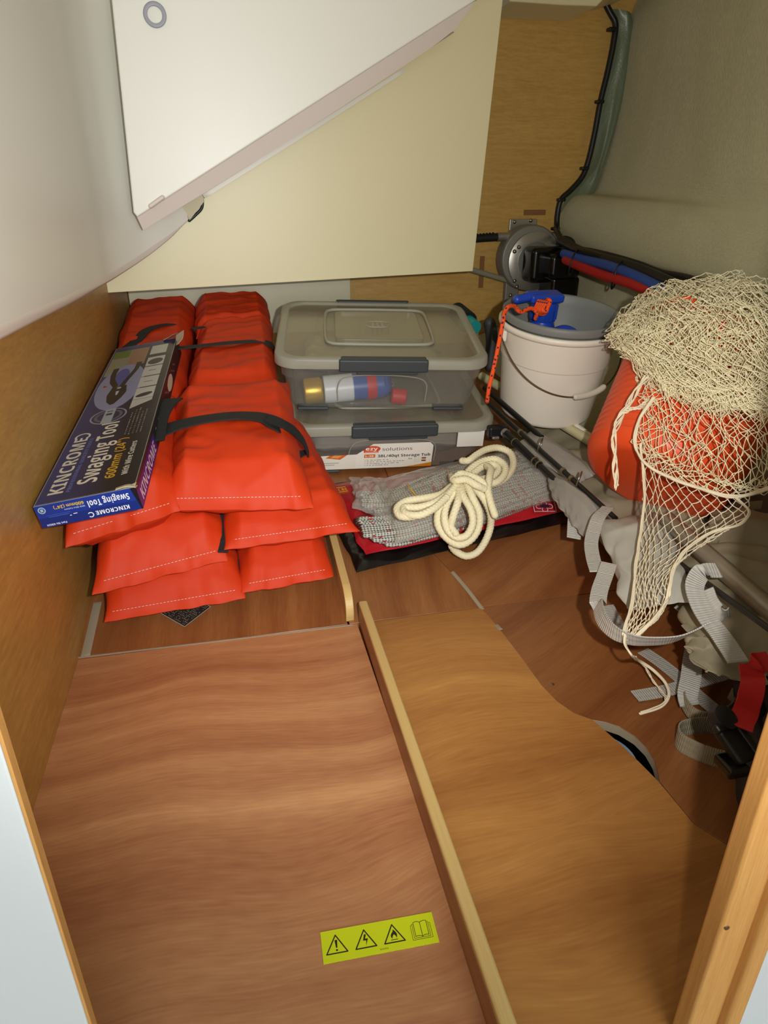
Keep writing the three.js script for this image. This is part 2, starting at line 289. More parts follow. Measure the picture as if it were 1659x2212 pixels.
// ---------------------------------------------------------------- walls
{
  const w = struct('wall_left', 'tan beech veneered left side wall', 'wall');
  const g = new THREE.BoxGeometry(0.02, 0.85, 2.75); planarUV(g, (x, y, z) => z * 1.4, (x, y, z) => y * 0.9 + 0.1);
  part('panel', g, M.beech, w).position.set(-0.351, 0.315, -1.43);
  const b = struct('wall_back', 'beech veneered aft bulkhead behind the steering drive', 'wall');
  const gb = new THREE.BoxGeometry(2.1, 1.6, 0.02); planarUV(gb, (x, y, z) => x * 1.2, (x, y, z) => y * 0.8 + 0.2);
  part('panel', gb, M.beechBack, b).position.set(0.7, 0.8, -2.7);
  for (const [u, w_, h_] of [[[1.219, 0.762, -2.689], 0.092, 0.02], [[1.012, 0.544, -2.689], 0.02, 0.12]]) part('stain', box(w_, h_, 0.0016, ...u, 0), std(0x8a5f34, 0.7), b, 'brown glue stain');
  // white shelf strip along the foot of the bulkhead
  const s = struct('trim_3', 'white strip along the aft bulkhead behind the life jackets', 'trim');
  part('strip', box(0.812, 0.2, 0.03, 0.067, 0.44, -2.675, 0.004), M.creamDull, s);
  part('strip_cap', box(0.812, 0.05, 0.012, 0.067, 0.56, -2.684, 0.002), M.creamDull, s);
  // hanging cream bulkhead panel
  const p = struct('wall_panel', 'large cream bulkhead panel hanging in front of the aft bulkhead', 'wall panel');
  const sh = new THREE.Shape([[-0.346, 0.553], [0.81, 0.592], [0.858, 1.328], [0.868, 1.46], [-0.346, 1.46]].map(a => new THREE.Vector2(...a)));
  const gp = new THREE.ExtrudeGeometry(sh, { depth: 0.018, bevelEnabled: true, bevelSize: 0.0015, bevelThickness: 0.0015, bevelSegments: 2 }); gp.translate(0, 0, -2.258);
  part('panel', gp, M.cream, p);
}
{ // hull side with its fleece lining: rear profile to near profile, carried on forward
  const w = struct('wall_right', 'grey fleece lined hull side with a rolled ledge', 'wall');
  const rear = [...[[1.56, 1.5]], ...[[1.525, 1.403, -2.685], [1.517, 1.143, -2.685], [1.483, 0.925, -2.685], [1.452, 0.835, -2.685]].map(a => a.slice(0, 2)), [1.378, 0.826], [1.345, 0.80], [1.325, 0.76], [1.318, 0.70], [1.335, 0.65], [1.38, 0.625], [1.425, 0.6], [1.40, 0.52], [1.31, 0.43], [1.12, 0.335], [0.95, 0.275]];
  const near = [[1.47, 1.5], [1.44, 1.27], [1.435, 1.05], [1.425, 0.86], [1.422, 0.80], [1.416, 0.765], [1.408, 0.735], [1.402, 0.69], [1.395, 0.63], [1.40, 0.585], [1.44, 0.56], [1.49, 0.535], [1.46, 0.42], [1.34, 0.3], [1.12, 0.13], [0.95, 0.05]];
  const zn = [-1.8, -1.82, -1.78, -1.72, -1.68, -1.655, -1.64, -1.63, -1.6, -1.6, -1.6, -1.62, -1.65, -1.65, -1.65, -1.65];
  const cr = new THREE.CatmullRomCurve3(rear.map(a => new THREE.Vector3(a[0], a[1], -2.685)), false, 'centripetal'), cn = new THREE.CatmullRomCurve3(near.map((a, i) => new THREE.Vector3(a[0], a[1], zn[i])), false, 'centripetal');
  const g = surface((u, v) => { const a = cr.getPoint(v), b = cn.getPoint(v), t = u * 2.2; const p = a.clone().lerp(b, t); if (t > 1) { p.y = b.y + (p.y - b.y) * 0.35; p.x = Math.min(p.x, 1.6); } return p; }, 40, 120, [2.4, 1.9]);
  part('fleece_lining', g, M.fleece, w);
  part('hull_shell', box(0.05, 2.0, 2.9, 1.68, 0.7, -1.5, 0), M.creamDull, w);
  // resin fillet down the corner
  const inn = [[1.44, 1.426, -2.684], [1.46, 1.344, -2.684], [1.448, 1.156, -2.684], [1.427, 0.924, -2.684], [1.36, 0.835, -2.684], [1.327, 0.777, -2.684], [1.329, 0.692, -2.684]], out = [[1.509, 1.411, -2.66], [1.526, 1.355, -2.655], [1.514, 1.14, -2.655], [1.474, 0.939, -2.655], [1.437, 0.826, -2.655], [1.368, 0.777, -2.655], [1.358, 0.693, -2.66]];
  const ci = new THREE.CatmullRomCurve3(inn.map(V)), co = new THREE.CatmullRomCurve3(out.map(V));
  part('resin_fillet', surface((u, v) => { const p = ci.getPoint(v).lerp(co.getPoint(v), u); p.z += 0.02 * Math.sin(u * 3.14) * (0.8 + 0.5 * nz(v * 9, u * 3)) + 0.004; return p; }, 10, 60, [0.2, 1]), M.fibreglass, w, 'glossy green-grey resin fillet');
}
// ---------------------------------------------------------------- overhead mouldings and ceiling
{
  const c = struct('ceiling', 'white ceiling over the locker', 'ceiling');
  part('deck', box(2.4, 0.04, 2.6, 0.55, 1.48, -1.5, 0), M.creamDull, c);
  const g = new THREE.Shape([[0.972, 1.501, -2.66], [0.98, 1.386, -2.66], [1.152, 1.385, -2.66], [1.278, 1.388, -2.66], [1.298, 1.406, -2.66], [1.428, 1.439, -2.66], [1.414, 1.525, -2.66]].map(a => new THREE.Vector2(a[0], a[1])));
  const e = new THREE.ExtrudeGeometry(g, { depth: 0.2, bevelEnabled: true, bevelSize: 0.005, bevelThickness: 0.005, bevelSegments: 2 }); e.translate(0, 0, -2.68);
  part('corner_moulding', e, M.cream, c);
  // cream moulding that follows the left side and sweeps round onto the bulkhead panel
  const l = struct('trim_4', 'white overhead moulding sweeping round the upper left side', 'moulding');
  const low = [[-0.29, 0.665, -0.1], [-0.29, 0.66, -0.55], [-0.29, 0.652, -0.985], [-0.29, 0.636, -1.5], [-0.289, 0.63, -1.8], [-0.275, 0.634, -1.97], [-0.214, 0.668, -2.1], [-0.13, 0.72, -2.175], [-0.085, 0.752, -2.205]];
  const cl = new THREE.CatmullRomCurve3(low.map(V), false, 'centripetal');
  const top = (p, t) => new THREE.Vector3(p.x - 0.0, 1.47, p.z);
  const face = surface((u, v) => { const p = cl.getPoint(u); return p.lerp(top(p), v); }, 60, 8);
  part('side_face', face, M.white, l);
  part('lip', surface((u, v) => { const p = cl.getPoint(u), k = 1 - sstep(0.75, 1, u) * 0.75; const a = v * Math.PI * 0.9; p.x += 0.004 * Math.sin(a) * k - 0.002; p.y += 0.012 * Math.cos(a) * k - 0.008 * k; p.x -= 0.012 * sstep(0.75, 1, v) ; return p; }, 60, 8), M.sealant, l, 'rounded lower lip');
  const end = [[-0.08, 0.751, -2.212], [-0.035, 0.799, -2.212], [-0.032, 0.838, -2.212]];
  const endBack = end.map(p => [p[0] + 0.004, p[1], p[2] - 0.026]);
  part('end_cap', surface((u, v) => { const k = u * 2, i = Math.min(1, Math.floor(k)), f = k - i; const a = V(end[i]).lerp(V(end[i + 1]), f), b = V([-0.1, 0.8, -2.19]); return a.lerp(b, v); }, 8, 2), M.creamDull, l);
  part('edge_gasket', tube([[-0.081, 0.75, -2.215], [-0.063, 0.764, -2.217], [-0.042, 0.784, -2.219], [-0.038, 0.807, -2.22], [-0.039, 0.81, -2.22]], 0.0042, 8, 8), M.black, l, 'black gasket on the chamfered end');
  // sloping face under the cockpit with a lip along its diagonal lower edge
  const s = struct('trim_5', 'bright white cockpit underside with a diagonal lower lip', 'moulding');
  const fr = [[-0.186, 1.285, -2], [-0.189, 1.207, -2], [-0.207, 0.776, -2], [-0.202, 0.769, -2], [0.247, 1.021, -2], [0.697, 1.273, -2], [0.805, 1.333, -2]];
  const sh = new THREE.Shape(fr.map(a => new THREE.Vector2(a[0], a[1]))), gf = new THREE.ExtrudeGeometry(sh, { depth: 0.05, bevelEnabled: true, bevelSize: 0.004, bevelThickness: 0.004, bevelSegments: 3 }); gf.translate(0, 0, -2.054);
  part('face', gf, M.white, s);
  const up = [[-0.208, 0.774, -2.006], [0.248, 1.021, -2.006], [0.695, 1.267, -2.006]], dn = [[-0.195, 0.732, -2.02], [0.235, 0.964, -2.02], [0.651, 1.203, -2.02]];
  const cu = new THREE.CatmullRomCurve3(up.map(V)), cd = new THREE.CatmullRomCurve3(dn.map(V));
  part('lip', [surface((u, v) => { const e = sstep(0.93, 1, u); const p = cu.getPoint(u), q = cd.getPoint(u * 0.995); q.lerp(p, e * 0.15); return p.lerp(q, v); }, 40, 4), surface((u, v) => { const q = cd.getPoint(u * 0.995), b = q.clone().add(new THREE.Vector3(0, 0.05, -0.12)); return q.lerp(b, v); }, 40, 2)], M.sealant, s, 'pinkish lower lip');
  part('glass_bead', [box(0.05, 0.012, 0.012, 0, 0, 0, 0.006)], M.sealant, s, 'clear sealant bead').position.set(...[-0.15, 0.8, -1.998]); s.children[s.children.length - 1].rotation.z = 0.56;
  part('light_strip', ribbon([[-0.033, 0.814, -2.19], [0.254, 0.971, -2.19], [0.555, 1.139, -2.19]], 0.011, 0.008, () => new THREE.Vector3(0.4, 0.9, 0)), M.white, s, 'thin cream strip behind the lip');
  const ring = thing('ring_grommet', 'small grey ring set on the white overhead face', 'grommet', [-0.099, 1.199, -1.994]);
  part('ring', lathe([[0.017, 0], [0.026, 0], [0.026, 0.003], [0.024, 0.004], [0.018, 0.004], [0.017, 0.003]], 40).rotateX(Math.PI / 2), M.ringGrey, ring);
}
// ---------------------------------------------------------------- doorway and the cabin behind the photographer
{
  const d = struct('door_1', 'doorway of the locker with white jamb and beech frame', 'doorway');
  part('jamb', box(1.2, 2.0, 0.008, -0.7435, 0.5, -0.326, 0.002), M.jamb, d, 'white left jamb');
  part('edge_strip', box(0.0022, 2.0, 0.009, -0.1425, 0.5, -0.326, 0.0008), M.frame, d, 'beech edge strip');
  const gf = box(0.05, 2.0, 0.022, 0.414, 0.5, -0.33, 0.004); planarUV(gf, (x, y, z) => y * 1.2, (x, y, z) => x * 4 + z * 4);
  const fr = part('frame', gf, M.frame, d, 'beech right frame');
  const g2 = box(0.018, 2.0, 0.018, 0.431, 0.5, -0.316, 0.006); planarUV(g2, (x, y, z) => y * 1.2 + 0.4, (x, y, z) => x * 4 + z * 4);
  part('frame', g2, M.frame, d);
  part('screw', cyl(0.0026, 0.0026, 0.002, 0, 0, 0, 12).rotateX(Math.PI / 2), M.steel, fr).position.set(...[0.394, 0.197, -0.319]);
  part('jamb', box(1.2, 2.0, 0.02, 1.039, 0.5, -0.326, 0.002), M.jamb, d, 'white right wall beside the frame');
  part('header', box(0.7, 0.2, 0.02, 0.15, 1.52, -0.327, 0.002), M.white, d);
  const k = struct('wall_cabin', 'pale cabin walls behind the doorway', 'wall');
  part('side', box(0.03, 2.3, 2.06, -1.25, 0.45, 0.65, 0), M.white, k); part('side', box(0.03, 2.3, 2.06, 1.7, 0.45, 0.65, 0), M.white, k);
  part('rear', box(2.95, 2.3, 0.03, 0.22, 0.45, 1.69, 0), M.white, k); part('deckhead', box(3.0, 0.03, 2.1, 0.22, 1.6, 0.65, 0), M.white, k);
  part('sole', box(3.0, 0.03, 2.1, 0.22, -0.68, 0.65, 0), M.plyDark, k); part('step', box(0.62, 0.65, 0.02, 0.15, -0.345, -0.322, 0), M.white, k);
  const wn = struct('window_1', 'unseen cabin window added to give daylight from behind', 'window');  // added out of view, with a glowing pane, to supply daylight fill
  part('window_frame', [box(1.36, 0.03, 0.02, 0.35, 1.275, 1.668), box(1.36, 0.03, 0.02, 0.35, 0.625, 1.668), box(0.03, 0.68, 0.02, -0.315, 0.95, 1.668), box(0.03, 0.68, 0.02, 1.015, 0.95, 1.668)], M.frame, wn);
  part('pane', box(1.3, 0.62, 0.006, 0.35, 0.95, 1.664, 0), std(0x8899aa, 0.3, { emissive: new THREE.Color(0.8, 0.9, 1), emissiveIntensity: 1 }), wn);
}
// ---------------------------------------------------------------- life jackets
// panels: front-left, front-right, back-left, back-right corners at mid height; parts share the thing's base
function jacket(label, base, panels, straps) {
  const t = thing('life_jacket', label, 'life jacket', base, 'stacked orange life jackets');
  panels.forEach(([q, th, o], i) => {
    const rq = rel(q, base);
    const p = part('foam_panel', pillow(rq, th, o), M.orange, t);
    if (o.stitch) {
      const g = [], a = V(rq[0]), b = V(rq[1]); const n = Math.round(a.distanceTo(b) / 0.007);
      for (let k = 2; k < n - 2; k++) { const p0 = a.clone().lerp(b, k / n), p1 = a.clone().lerp(b, (k + 0.6) / n); const off = N.clone().multiplyScalar(th * 0.14 - (o.droop || 0) * 0.75).addScaledVector(AFT, 0.008); p0.add(off); p1.add(off); g.push(rod(p0.toArray(), p1.toArray(), 0.0006, 0.0006, 4)); }
      const s = part('stitching', g, M.thread, p, 'pale stitching'); s.userData.kind = 'stuff';
    }
  });
  for (const [pts, w, th, wd, nm] of straps) part(nm || 'strap', ribbon(rel(pts, base), w, th, wd), M.webBlack, t, 'black webbing strap');
  return t;
}
const P = (seed, o = {}) => ({ seed, gather: 2.6, n: 64, wr: 0.0065, wf: 0.075, wb: 0.06, side: 0.035, ear: 0.05, ...o });
jacket('bottom orange life jacket of the front stack, resting on the brown floor', R(-0.05, 0, 0.3), [
  [[R(-0.29, 0.05, 0.06), R(-0.02, 0.05, 0.085), R(-0.315, 0.055, 0.6), R(-0.05, 0.055, 0.6)], 0.105, P(3, { stitch: 1, droop: 0.02 })],
  [[R(-0.02, 0.05, 0.09), R(0.172, 0.05, 0.11), R(-0.05, 0.055, 0.6), R(0.165, 0.055, 0.6)], 0.105, P(5, { stitch: 1, ear: 0.02, droop: 0.01 })],
], [[[R(-0.022, 0.04, 0.1), R(-0.02, 0.05, 0.13), R(-0.02, 0.06, 0.2)], 0.02, 0.003, null, 'strap']]);
jacket('middle orange life jacket of the front stack, with a torn centre seam', R(-0.05, 0.1, 0.3), [
  [[R(-0.285, 0.155, 0.035), R(-0.05, 0.155, 0.1), R(-0.31, 0.16, 0.6), R(-0.06, 0.16, 0.6)], 0.11, P(13, { stitch: 1, ear: 0.07, droop: 0.03 })],
  [[R(-0.04, 0.16, 0.1), R(0.222, 0.155, 0.125), R(-0.055, 0.16, 0.6), R(0.165, 0.16, 0.6)], 0.11, P(15, { stitch: 1, ear: 0.09, droop: 0.01 })],
], [[[R(-0.052, 0.145, 0.1), R(-0.045, 0.155, 0.13), R(-0.045, 0.17, 0.2)], 0.02, 0.003, null, 'strap']]);
jacket('top orange life jacket of the front stack, under the blue tool box', R(-0.05, 0.21, 0.3), [
  [[R(-0.315, 0.26, 0.035), R(-0.125, 0.262, 0.115), R(-0.325, 0.265, 0.6), R(-0.13, 0.265, 0.57)], 0.11, P(23, { ear: 0.02, wf: 0.05, droop: 0.02, stitch: 1 })],
  [[R(-0.14, 0.272, 0.12), R(0.125, 0.262, 0.1), R(-0.135, 0.272, 0.57), R(0.135, 0.272, 0.62)], 0.118, P(25, { stitch: 1, ear: 0.09, droop: 0.03, wf: 0.06, wb: 0.09 })],
], [
  [[...[[-0.165, 0.376, -1.36], [-0.123, 0.383, -1.385], [-0.067, 0.387, -1.406], [0.009, 0.388, -1.413], [0.061, 0.383, -1.395]], ...[[0.088, 0.364, -1.382], [0.103, 0.32, -1.419], [0.107, 0.273, -1.442]]], 0.052, 0.003, (t) => t < 0.7 ? null : new THREE.Vector3(0, 0.25, -1)],
  [[...[[0.061, 0.386, -1.392], [0.098, 0.373, -1.374], [0.137, 0.321, -1.424], [0.162, 0.241, -1.488], [0.183, 0.165, -1.523], [0.191, 0.126, -1.527]]], 0.03, 0.003, () => new THREE.Vector3(0.1, 0.3, -1)],
  [[...[[-0.171, 0.375, -1.316], [-0.165, 0.396, -1.418], [-0.153, 0.405, -1.471], [-0.138, 0.407, -1.51]]], 0.06, 0.003, () => new THREE.Vector3(1, 0.1, 0)],
  [[...[[0.107, 0.278, -1.443], [0.136, 0.271, -1.458], [0.158, 0.26, -1.483], [0.164, 0.234, -1.506], [0.137, 0.226, -1.494], [0.112, 0.225, -1.485]]], 0.026, 0.003, () => new THREE.Vector3(0, 0.6, -0.6)],
]);
jacket('lower orange life jacket of the rear stack, mostly hidden', R(-0.05, 0, 0.95), [
  [[R(-0.325, 0.1, 0.62), R(-0.12, 0.1, 0.62), R(-0.325, 0.1, 1.42), R(-0.1, 0.1, 1.42)], 0.19, P(33)],
  [[R(-0.12, 0.1, 0.62), R(0.125, 0.1, 0.64), R(-0.1, 0.1, 1.42), R(0.12, 0.1, 1.42)], 0.19, P(35)],
], []);
jacket('top orange life jacket of the rear stack, below the white bulkhead strip', R(-0.05, 0.2, 0.95), [
  [[R(-0.325, 0.235, 0.6), R(-0.125, 0.235, 0.58), R(-0.32, 0.225, 1.4), R(-0.1, 0.23, 1.4)], 0.115, P(43, { ear: 0 })],
  [[R(-0.125, 0.242, 0.58), R(0.115, 0.242, 0.62), R(-0.085, 0.242, 1.06), R(0.135, 0.242, 1.12)], 0.118, P(45, { ear: 0.08, wb: 0.03 })],
  [[R(-0.1, 0.235, 1.07), R(0.135, 0.235, 1.12), R(-0.1, 0.235, 1.4), R(0.14, 0.235, 1.4)], 0.11, P(47, { ear: 0.0, wf: 0.03 })],
], [
  [[...[[-0.138, 0.44, -1.916], [-0.082, 0.443, -1.918], [0.006, 0.448, -1.921], [0.082, 0.445, -1.934], [0.115, 0.432, -1.941], [0.133, 0.389, -1.983]]], 0.034, 0.003, (t) => t < 0.75 ? null : new THREE.Vector3(0, 0.25, -1)],
  [[...[[-0.283, 0.433, -1.946], [-0.252, 0.448, -2.017], [-0.227, 0.463, -2.094], [-0.187, 0.468, -2.135], [-0.157, 0.467, -2.152]]], 0.03, 0.003, null],
  [[...[[-0.102, 0.465, -2.056], [-0.085, 0.468, -2.064], [-0.069, 0.468, -2.076]]], 0.02, 0.003, null],
]);
// fabric label sheet lying on the brown floor
{
  const t = thing('care_label', 'black printed label half under the bottom life jacket', 'label', [-0.143, 0.019, -1.261]);
  const m = canvasMat(256, 256, (g, w, h) => { g.fillStyle = '#2b2622'; g.fillRect(0, 0, w, h); g.strokeStyle = '#b9b0a4'; g.lineWidth = 5; g.strokeRect(3, 3, w - 6, h - 6); g.fillStyle = '#8d857a'; const r = rng(4); for (let y = 20; y < 240; y += 14) for (let x = 16; x < 235; x += 18) if (r() > 0.25) g.fillRect(x, y, 5 + r() * 10, 5); }, 0.5);
  const g = new THREE.PlaneGeometry(0.075, 0.075, 4, 4).rotateX(-Math.PI / 2).rotateY(0.78).rotateX(RAMP);
  part('sheet', g, m, t).position.y = 0.001;
}
// ---------------------------------------------------------------- swaging tool box
{
  const NL = new THREE.Vector3(-0.334, 0.353, -1.088), NR = new THREE.Vector3(-0.172, 0.377, -1.079), FL = new THREE.Vector3(-0.298, 0.440, -1.943);
  const ex = NR.clone().sub(NL).normalize(), el = FL.clone().sub(NL).normalize(), en = new THREE.Vector3().crossVectors(ex, el).normalize(); el.crossVectors(en, ex);
  const W = 0.164, L = 0.86, T = 0.042;
  const base = NL.clone().addScaledVector(ex, W / 2).addScaledVector(el, L / 2).addScaledVector(en, -T);
  const t = thing('tool_box', 'long blue and black swaging tool carton lying on the orange life jackets', 'box', base.toArray());
  t.setRotationFromMatrix(new THREE.Matrix4().makeBasis(ex, en, el.clone().negate()));
  const cardTop = canvasMat(420, 2048, (g, w, h) => {
    // canvas y runs from the far end (top) to the near end (bottom)
    g.fillStyle = '#1b1d2c'; g.fillRect(0, 0, w, h);
    const gr = g.createLinearGradient(0, 0, w, 0); gr.addColorStop(0, '#26336f'); gr.addColorStop(0.45, '#1d2450'); gr.addColorStop(0.75, '#15151d'); gr.addColorStop(1, '#0f0f13'); g.fillStyle = gr; g.fillRect(0, 0, w, h);
    g.fillStyle = '#22306e'; g.fillRect(0, 0, w, 70);
    // printed photographs at the far end
    g.fillStyle = '#8b8a72'; g.fillRect(14, 90, 120, 470); g.fillStyle = '#5d7a34'; g.fillRect(14, 90, 110, 150);
    g.fillStyle = '#9a7358'; g.fillRect(134, 90, 110, 330);
    g.fillStyle = '#8b8fb4'; g.beginPath(); g.ellipse(150, 760, 135, 360, 0, 0, 7); g.fill();
    g.fillStyle = '#4a55a0'; g.beginPath(); g.ellipse(135, 620, 46, 150, 0, 0, 7); g.fill();
    g.fillStyle = '#c3c1bd'; g.fillRect(262, 90, 108, 180); for (let i = 0; i < 4; i++) g.fillRect(262, 330 + i * 180, 112, 166);
    g.fillStyle = '#bdbbb6'; g.beginPath(); g.moveTo(262, 1040); g.lineTo(374, 1040); g.lineTo(374, 1080); g.lineTo(262, 1160); g.fill();
    g.fillStyle = '#2a2a2c'; g.beginPath(); g.ellipse(318, 420, 46, 56, 0.3, 0, 7); g.fill(); g.beginPath(); g.ellipse(318, 980, 48, 26, -0.4, 0, 7); g.fill(); g.fillStyle = '#8f5f5a'; g.fillRect(296, 580, 44, 12); g.fillRect(290, 770, 52, 10);
    // the tool itself: two handles, jaws
    g.fillStyle = '#17181d';
    const poly = (a) => { g.beginPath(); a.forEach((p, i) => i ? g.lineTo(...p) : g.moveTo(...p)); g.fill(); };
    poly([[60, 440], [96, 440], [92, 540], [100, 640], [140, 760], [118, 800], [76, 690], [60, 560]]);
    poly([[196, 380], [232, 380], [222, 520], [186, 700], [176, 790], [142, 790], [166, 660], [196, 500]]);
    poly([[108, 780], [190, 770], [204, 880], [188, 960], [160, 1040], [140, 1050], [112, 1000], [96, 900]]);
    g.fillStyle = '#b6b7c4'; g.beginPath(); g.arc(150, 800, 13, 0, 7); g.fill(); poly([[140, 850], [160, 850], [156, 910], [146, 910]]);
    // round badge
    g.strokeStyle = '#8e97a4'; g.lineWidth = 9; g.beginPath(); g.ellipse(160, 1205, 92, 92, 0, 0, 7); g.stroke(); g.lineWidth = 16; g.strokeStyle = '#565e6c'; g.beginPath(); g.arc(160, 1205, 66, 0, 7); g.stroke(); g.fillStyle = '#9aa2ac'; g.fillRect(132, 1110, 56, 190);
    g.fillStyle = '#2d3350'; g.fillRect(144, 1140, 32, 10); g.fillRect(144, 1170, 32, 26);
    // lettering runs from the near end to the far end
    const txt = (s, x, y, font, col, len) => { g.save(); g.translate(x, y); g.rotate(-Math.PI / 2); g.font = font; g.fillStyle = col; const m = g.measureText(s).width; g.scale(len / m, 1); g.fillText(s, 0, 0); g.restore(); };
    txt('KINCROME', 104, 1985, 'bold 92px sans-serif', '#d7d2c4', 560);
    g.strokeStyle = '#d7d2c4'; g.lineWidth = 11; g.beginPath(); g.arc(72, 1420, 34, 0.5, 2.6, true); g.stroke();
    txt('PROFESSIONAL QUALITY TOOLS', 134, 1980, 'bold 24px sans-serif', '#5a6db8', 520);
    txt('Swaging Tool', 236, 1935, 'bold 120px sans-serif', '#dcd5c2', 640);
    txt('600mm (24")', 312, 1925, 'bold 62px sans-serif', '#cf9d1e', 400);
    txt('With Wire Cutters', 366, 1915, 'bold 38px sans-serif', '#d2cdbf', 330);
    { const r = rng(8); g.fillStyle = '#8f8d86'; for (let i = 0; i < 5; i++) for (let y = 1490; y > 1230 - (i % 3) * 30; y -= 16 + r() * 8) g.fillRect(286 + i * 19, y - 10, 6, 5 + r() * 9); }
    g.strokeStyle = '#a9a899'; g.lineWidth = 3; g.strokeRect(4, 4, w - 8, h - 8);
    g.fillStyle = '#c9bb9d'; poly([[w, h], [w - 70, h], [w - 20, h - 26], [w, h - 40]]);
  }, 0.35, { clearcoat: 0.3, clearcoatRoughness: 0.3 });
  const cardEnd = canvasMat(1024, 262, (g, w, h) => {
    g.fillStyle = '#16348f'; g.fillRect(0, 0, w, h); g.fillStyle = '#0f2a78'; g.fillRect(0, 150, w, 112);
    g.fillStyle = '#13141c'; g.beginPath(); g.moveTo(w, 0); g.lineTo(w - 60, 0); g.lineTo(w - 12, h); g.lineTo(w, h); g.fill();
    g.save(); g.translate(w, h); g.rotate(Math.PI);   // printed upside down
    g.fillStyle = '#e6e9ee'; g.font = 'bold 66px sans-serif'; g.fillText('KINCROME', 120, 78); g.lineWidth = 10; g.strokeStyle = '#e6e9ee'; g.beginPath(); g.arc(520, 48, 26, 0.6, 5.6); g.stroke();
    g.font = 'bold 100px sans-serif'; g.save(); g.translate(88, 208); g.scale(0.68, 1); g.fillText('Swaging Tool', 0, 0); g.restore();
    g.fillStyle = '#e3bd2a'; g.font = 'bold 50px sans-serif'; g.fillText('600mm (24")', 540, 222); g.fillStyle = '#b9c4e0'; g.font = 'bold 24px sans-serif'; g.fillText('With Wire Cutters', 540, 172);
    g.fillStyle = '#dfe4ee'; g.font = 'bold 30px sans-serif'; g.fillText('Part No K8024', 770, 34);
    g.fillStyle = '#9fb6cf'; g.beginPath(); g.arc(960, 200, 38, 0, 7); g.fill(); g.fillStyle = '#1c3c6e'; g.beginPath(); g.arc(960, 200, 26, 0, 7); g.fill(); g.fillStyle = '#9fb6cf'; g.fillRect(946, 184, 28, 32);
    g.fillStyle = '#e9ecf0'; g.fillRect(640, 96, 40, 8); g.fillRect(700, 84, 18, 8); g.fillStyle = '#3d63b4'; g.fillRect(720, 108, 200, 6); g.fillRect(700, 128, 240, 4); g.restore();
    g.strokeStyle = '#9aa0aa'; g.lineWidth = 5; g.beginPath(); g.moveTo(0, 2); g.lineTo(w, 2); g.stroke();
  }, 0.35, { clearcoat: 0.4, clearcoatRoughness: 0.2 });
  const cardSide = canvasMat(2048, 128, (g, w, h) => { g.fillStyle = '#1b1a22'; g.fillRect(0, 0, w, h); g.fillStyle = '#3b1f78'; g.fillRect(0, 26, 560, 102); g.fillStyle = '#cfc6d6'; g.font = 'bold 92px sans-serif'; g.fillText('KINCROME', 40, 112); g.fillStyle = '#8f8c84'; for (let i = 0; i < 26; i++) g.fillRect(640 + i * 40, 40 + (i % 3) * 18, 26, 8); g.fillStyle = '#d8c8b8'; g.beginPath(); g.ellipse(1350, 70, 120, 40, 0, 0, 7); g.fill(); }, 0.4);
  const plain = std(0x1a2046, 0.45);
  const core = part('carton', box(W - 0.002, T - 0.002, L - 0.002, 0, T / 2, 0, 0.0015), plain, t);
  const face = (w, l, m, name, lab) => { const g = new THREE.BoxGeometry(w, 0.0012, l); const mm = part(name, g, [plain, plain, m, plain, plain, plain], t, lab); return mm; };
  face(W, L, cardTop, 'printed_face', 'printed top face').position.set(0, T - 0.0004, 0);
  const e = face(W, T, cardEnd, 'printed_end', 'bright blue printed end'); e.rotation.x = Math.PI / 2; e.position.set(0, T / 2, L / 2 - 0.0004);
  const s = face(L, T, cardSide, 'printed_side', 'dark printed side'); s.rotation.order = 'YXZ'; s.rotation.set(Math.PI / 2, Math.PI / 2, 0); s.position.set(W / 2 - 0.0004, T / 2, 0);
  // torn flaps at the far end
  part('torn_flap', ribbon([[0.045, T, -L / 2], [0.062, T + 0.004, -L / 2 - 0.004], [0.08, T + 0.012, -L / 2 + 0.002]], 0.03, 0.0015, () => new THREE.Vector3(0, 0.3, 1)), std(0x8c8070, 0.8), t, 'torn cardboard flap');
  part('torn_flap', ribbon([[0.078, T - 0.006, -L / 2 + 0.05], [0.09, T + 0.002, -L / 2 + 0.03], [0.094, T + 0.014, -L / 2 + 0.005]], 0.028, 0.0015, () => new THREE.Vector3(0.6, 0.3, 0.2)), std(0xb8a890, 0.8), t, 'torn cardboard flap');
  part('torn_corner', ribbon([[0.05, T + 0.001, L / 2 - 0.004], [0.07, T + 0.002, L / 2 - 0.006], [0.083, T - 0.002, L / 2 - 0.004]], 0.01, 0.0016, () => new THREE.Vector3(0, 0.2, 1)), std(0xb6a98c, 0.85), t, 'pale torn corner');
}
// ---------------------------------------------------------------- storage tubs
function rrect(w, d, r) { const s = new THREE.Shape(), x = w / 2, y = d / 2; s.moveTo(-x + r, -y); s.lineTo(x - r, -y); s.quadraticCurveTo(x, -y, x, -y + r); s.lineTo(x, y - r); s.quadraticCurveTo(x, y, x - r, y); s.lineTo(-x + r, y); s.quadraticCurveTo(-x, y, -x, y - r); s.lineTo(-x, -y + r); s.quadraticCurveTo(-x, -y, -x + r, -y); return s; }
function ringPts(w, d, r, n = 8) { const o = []; const x = w / 2 - r, y = d / 2 - r; for (const [cx, cy, a0] of [[x, y, 0], [-x, y, 90], [-x, -y, 180], [x, -y, 270]]) for (let i = 0; i <= n; i++) { const a = (a0 + 90 * i / n) * Math.PI / 180; o.push([cx + r * Math.cos(a), cy + r * Math.sin(a)]); } o.push(o[0]); return o; }
function shell(sections) { // [w, d, r, y] loft of rounded rectangles
  const rings = sections.map(([w, d, r]) => ringPts(w, d, r)), n = rings[0].length - 1;
  return surface((u, v) => { const k = Math.round(u * n), j = Math.round(v * (sections.length - 1)); const p = rings[j][k]; return new THREE.Vector3(p[0], sections[j][3], -p[1]); }, n, sections.length - 1);
}
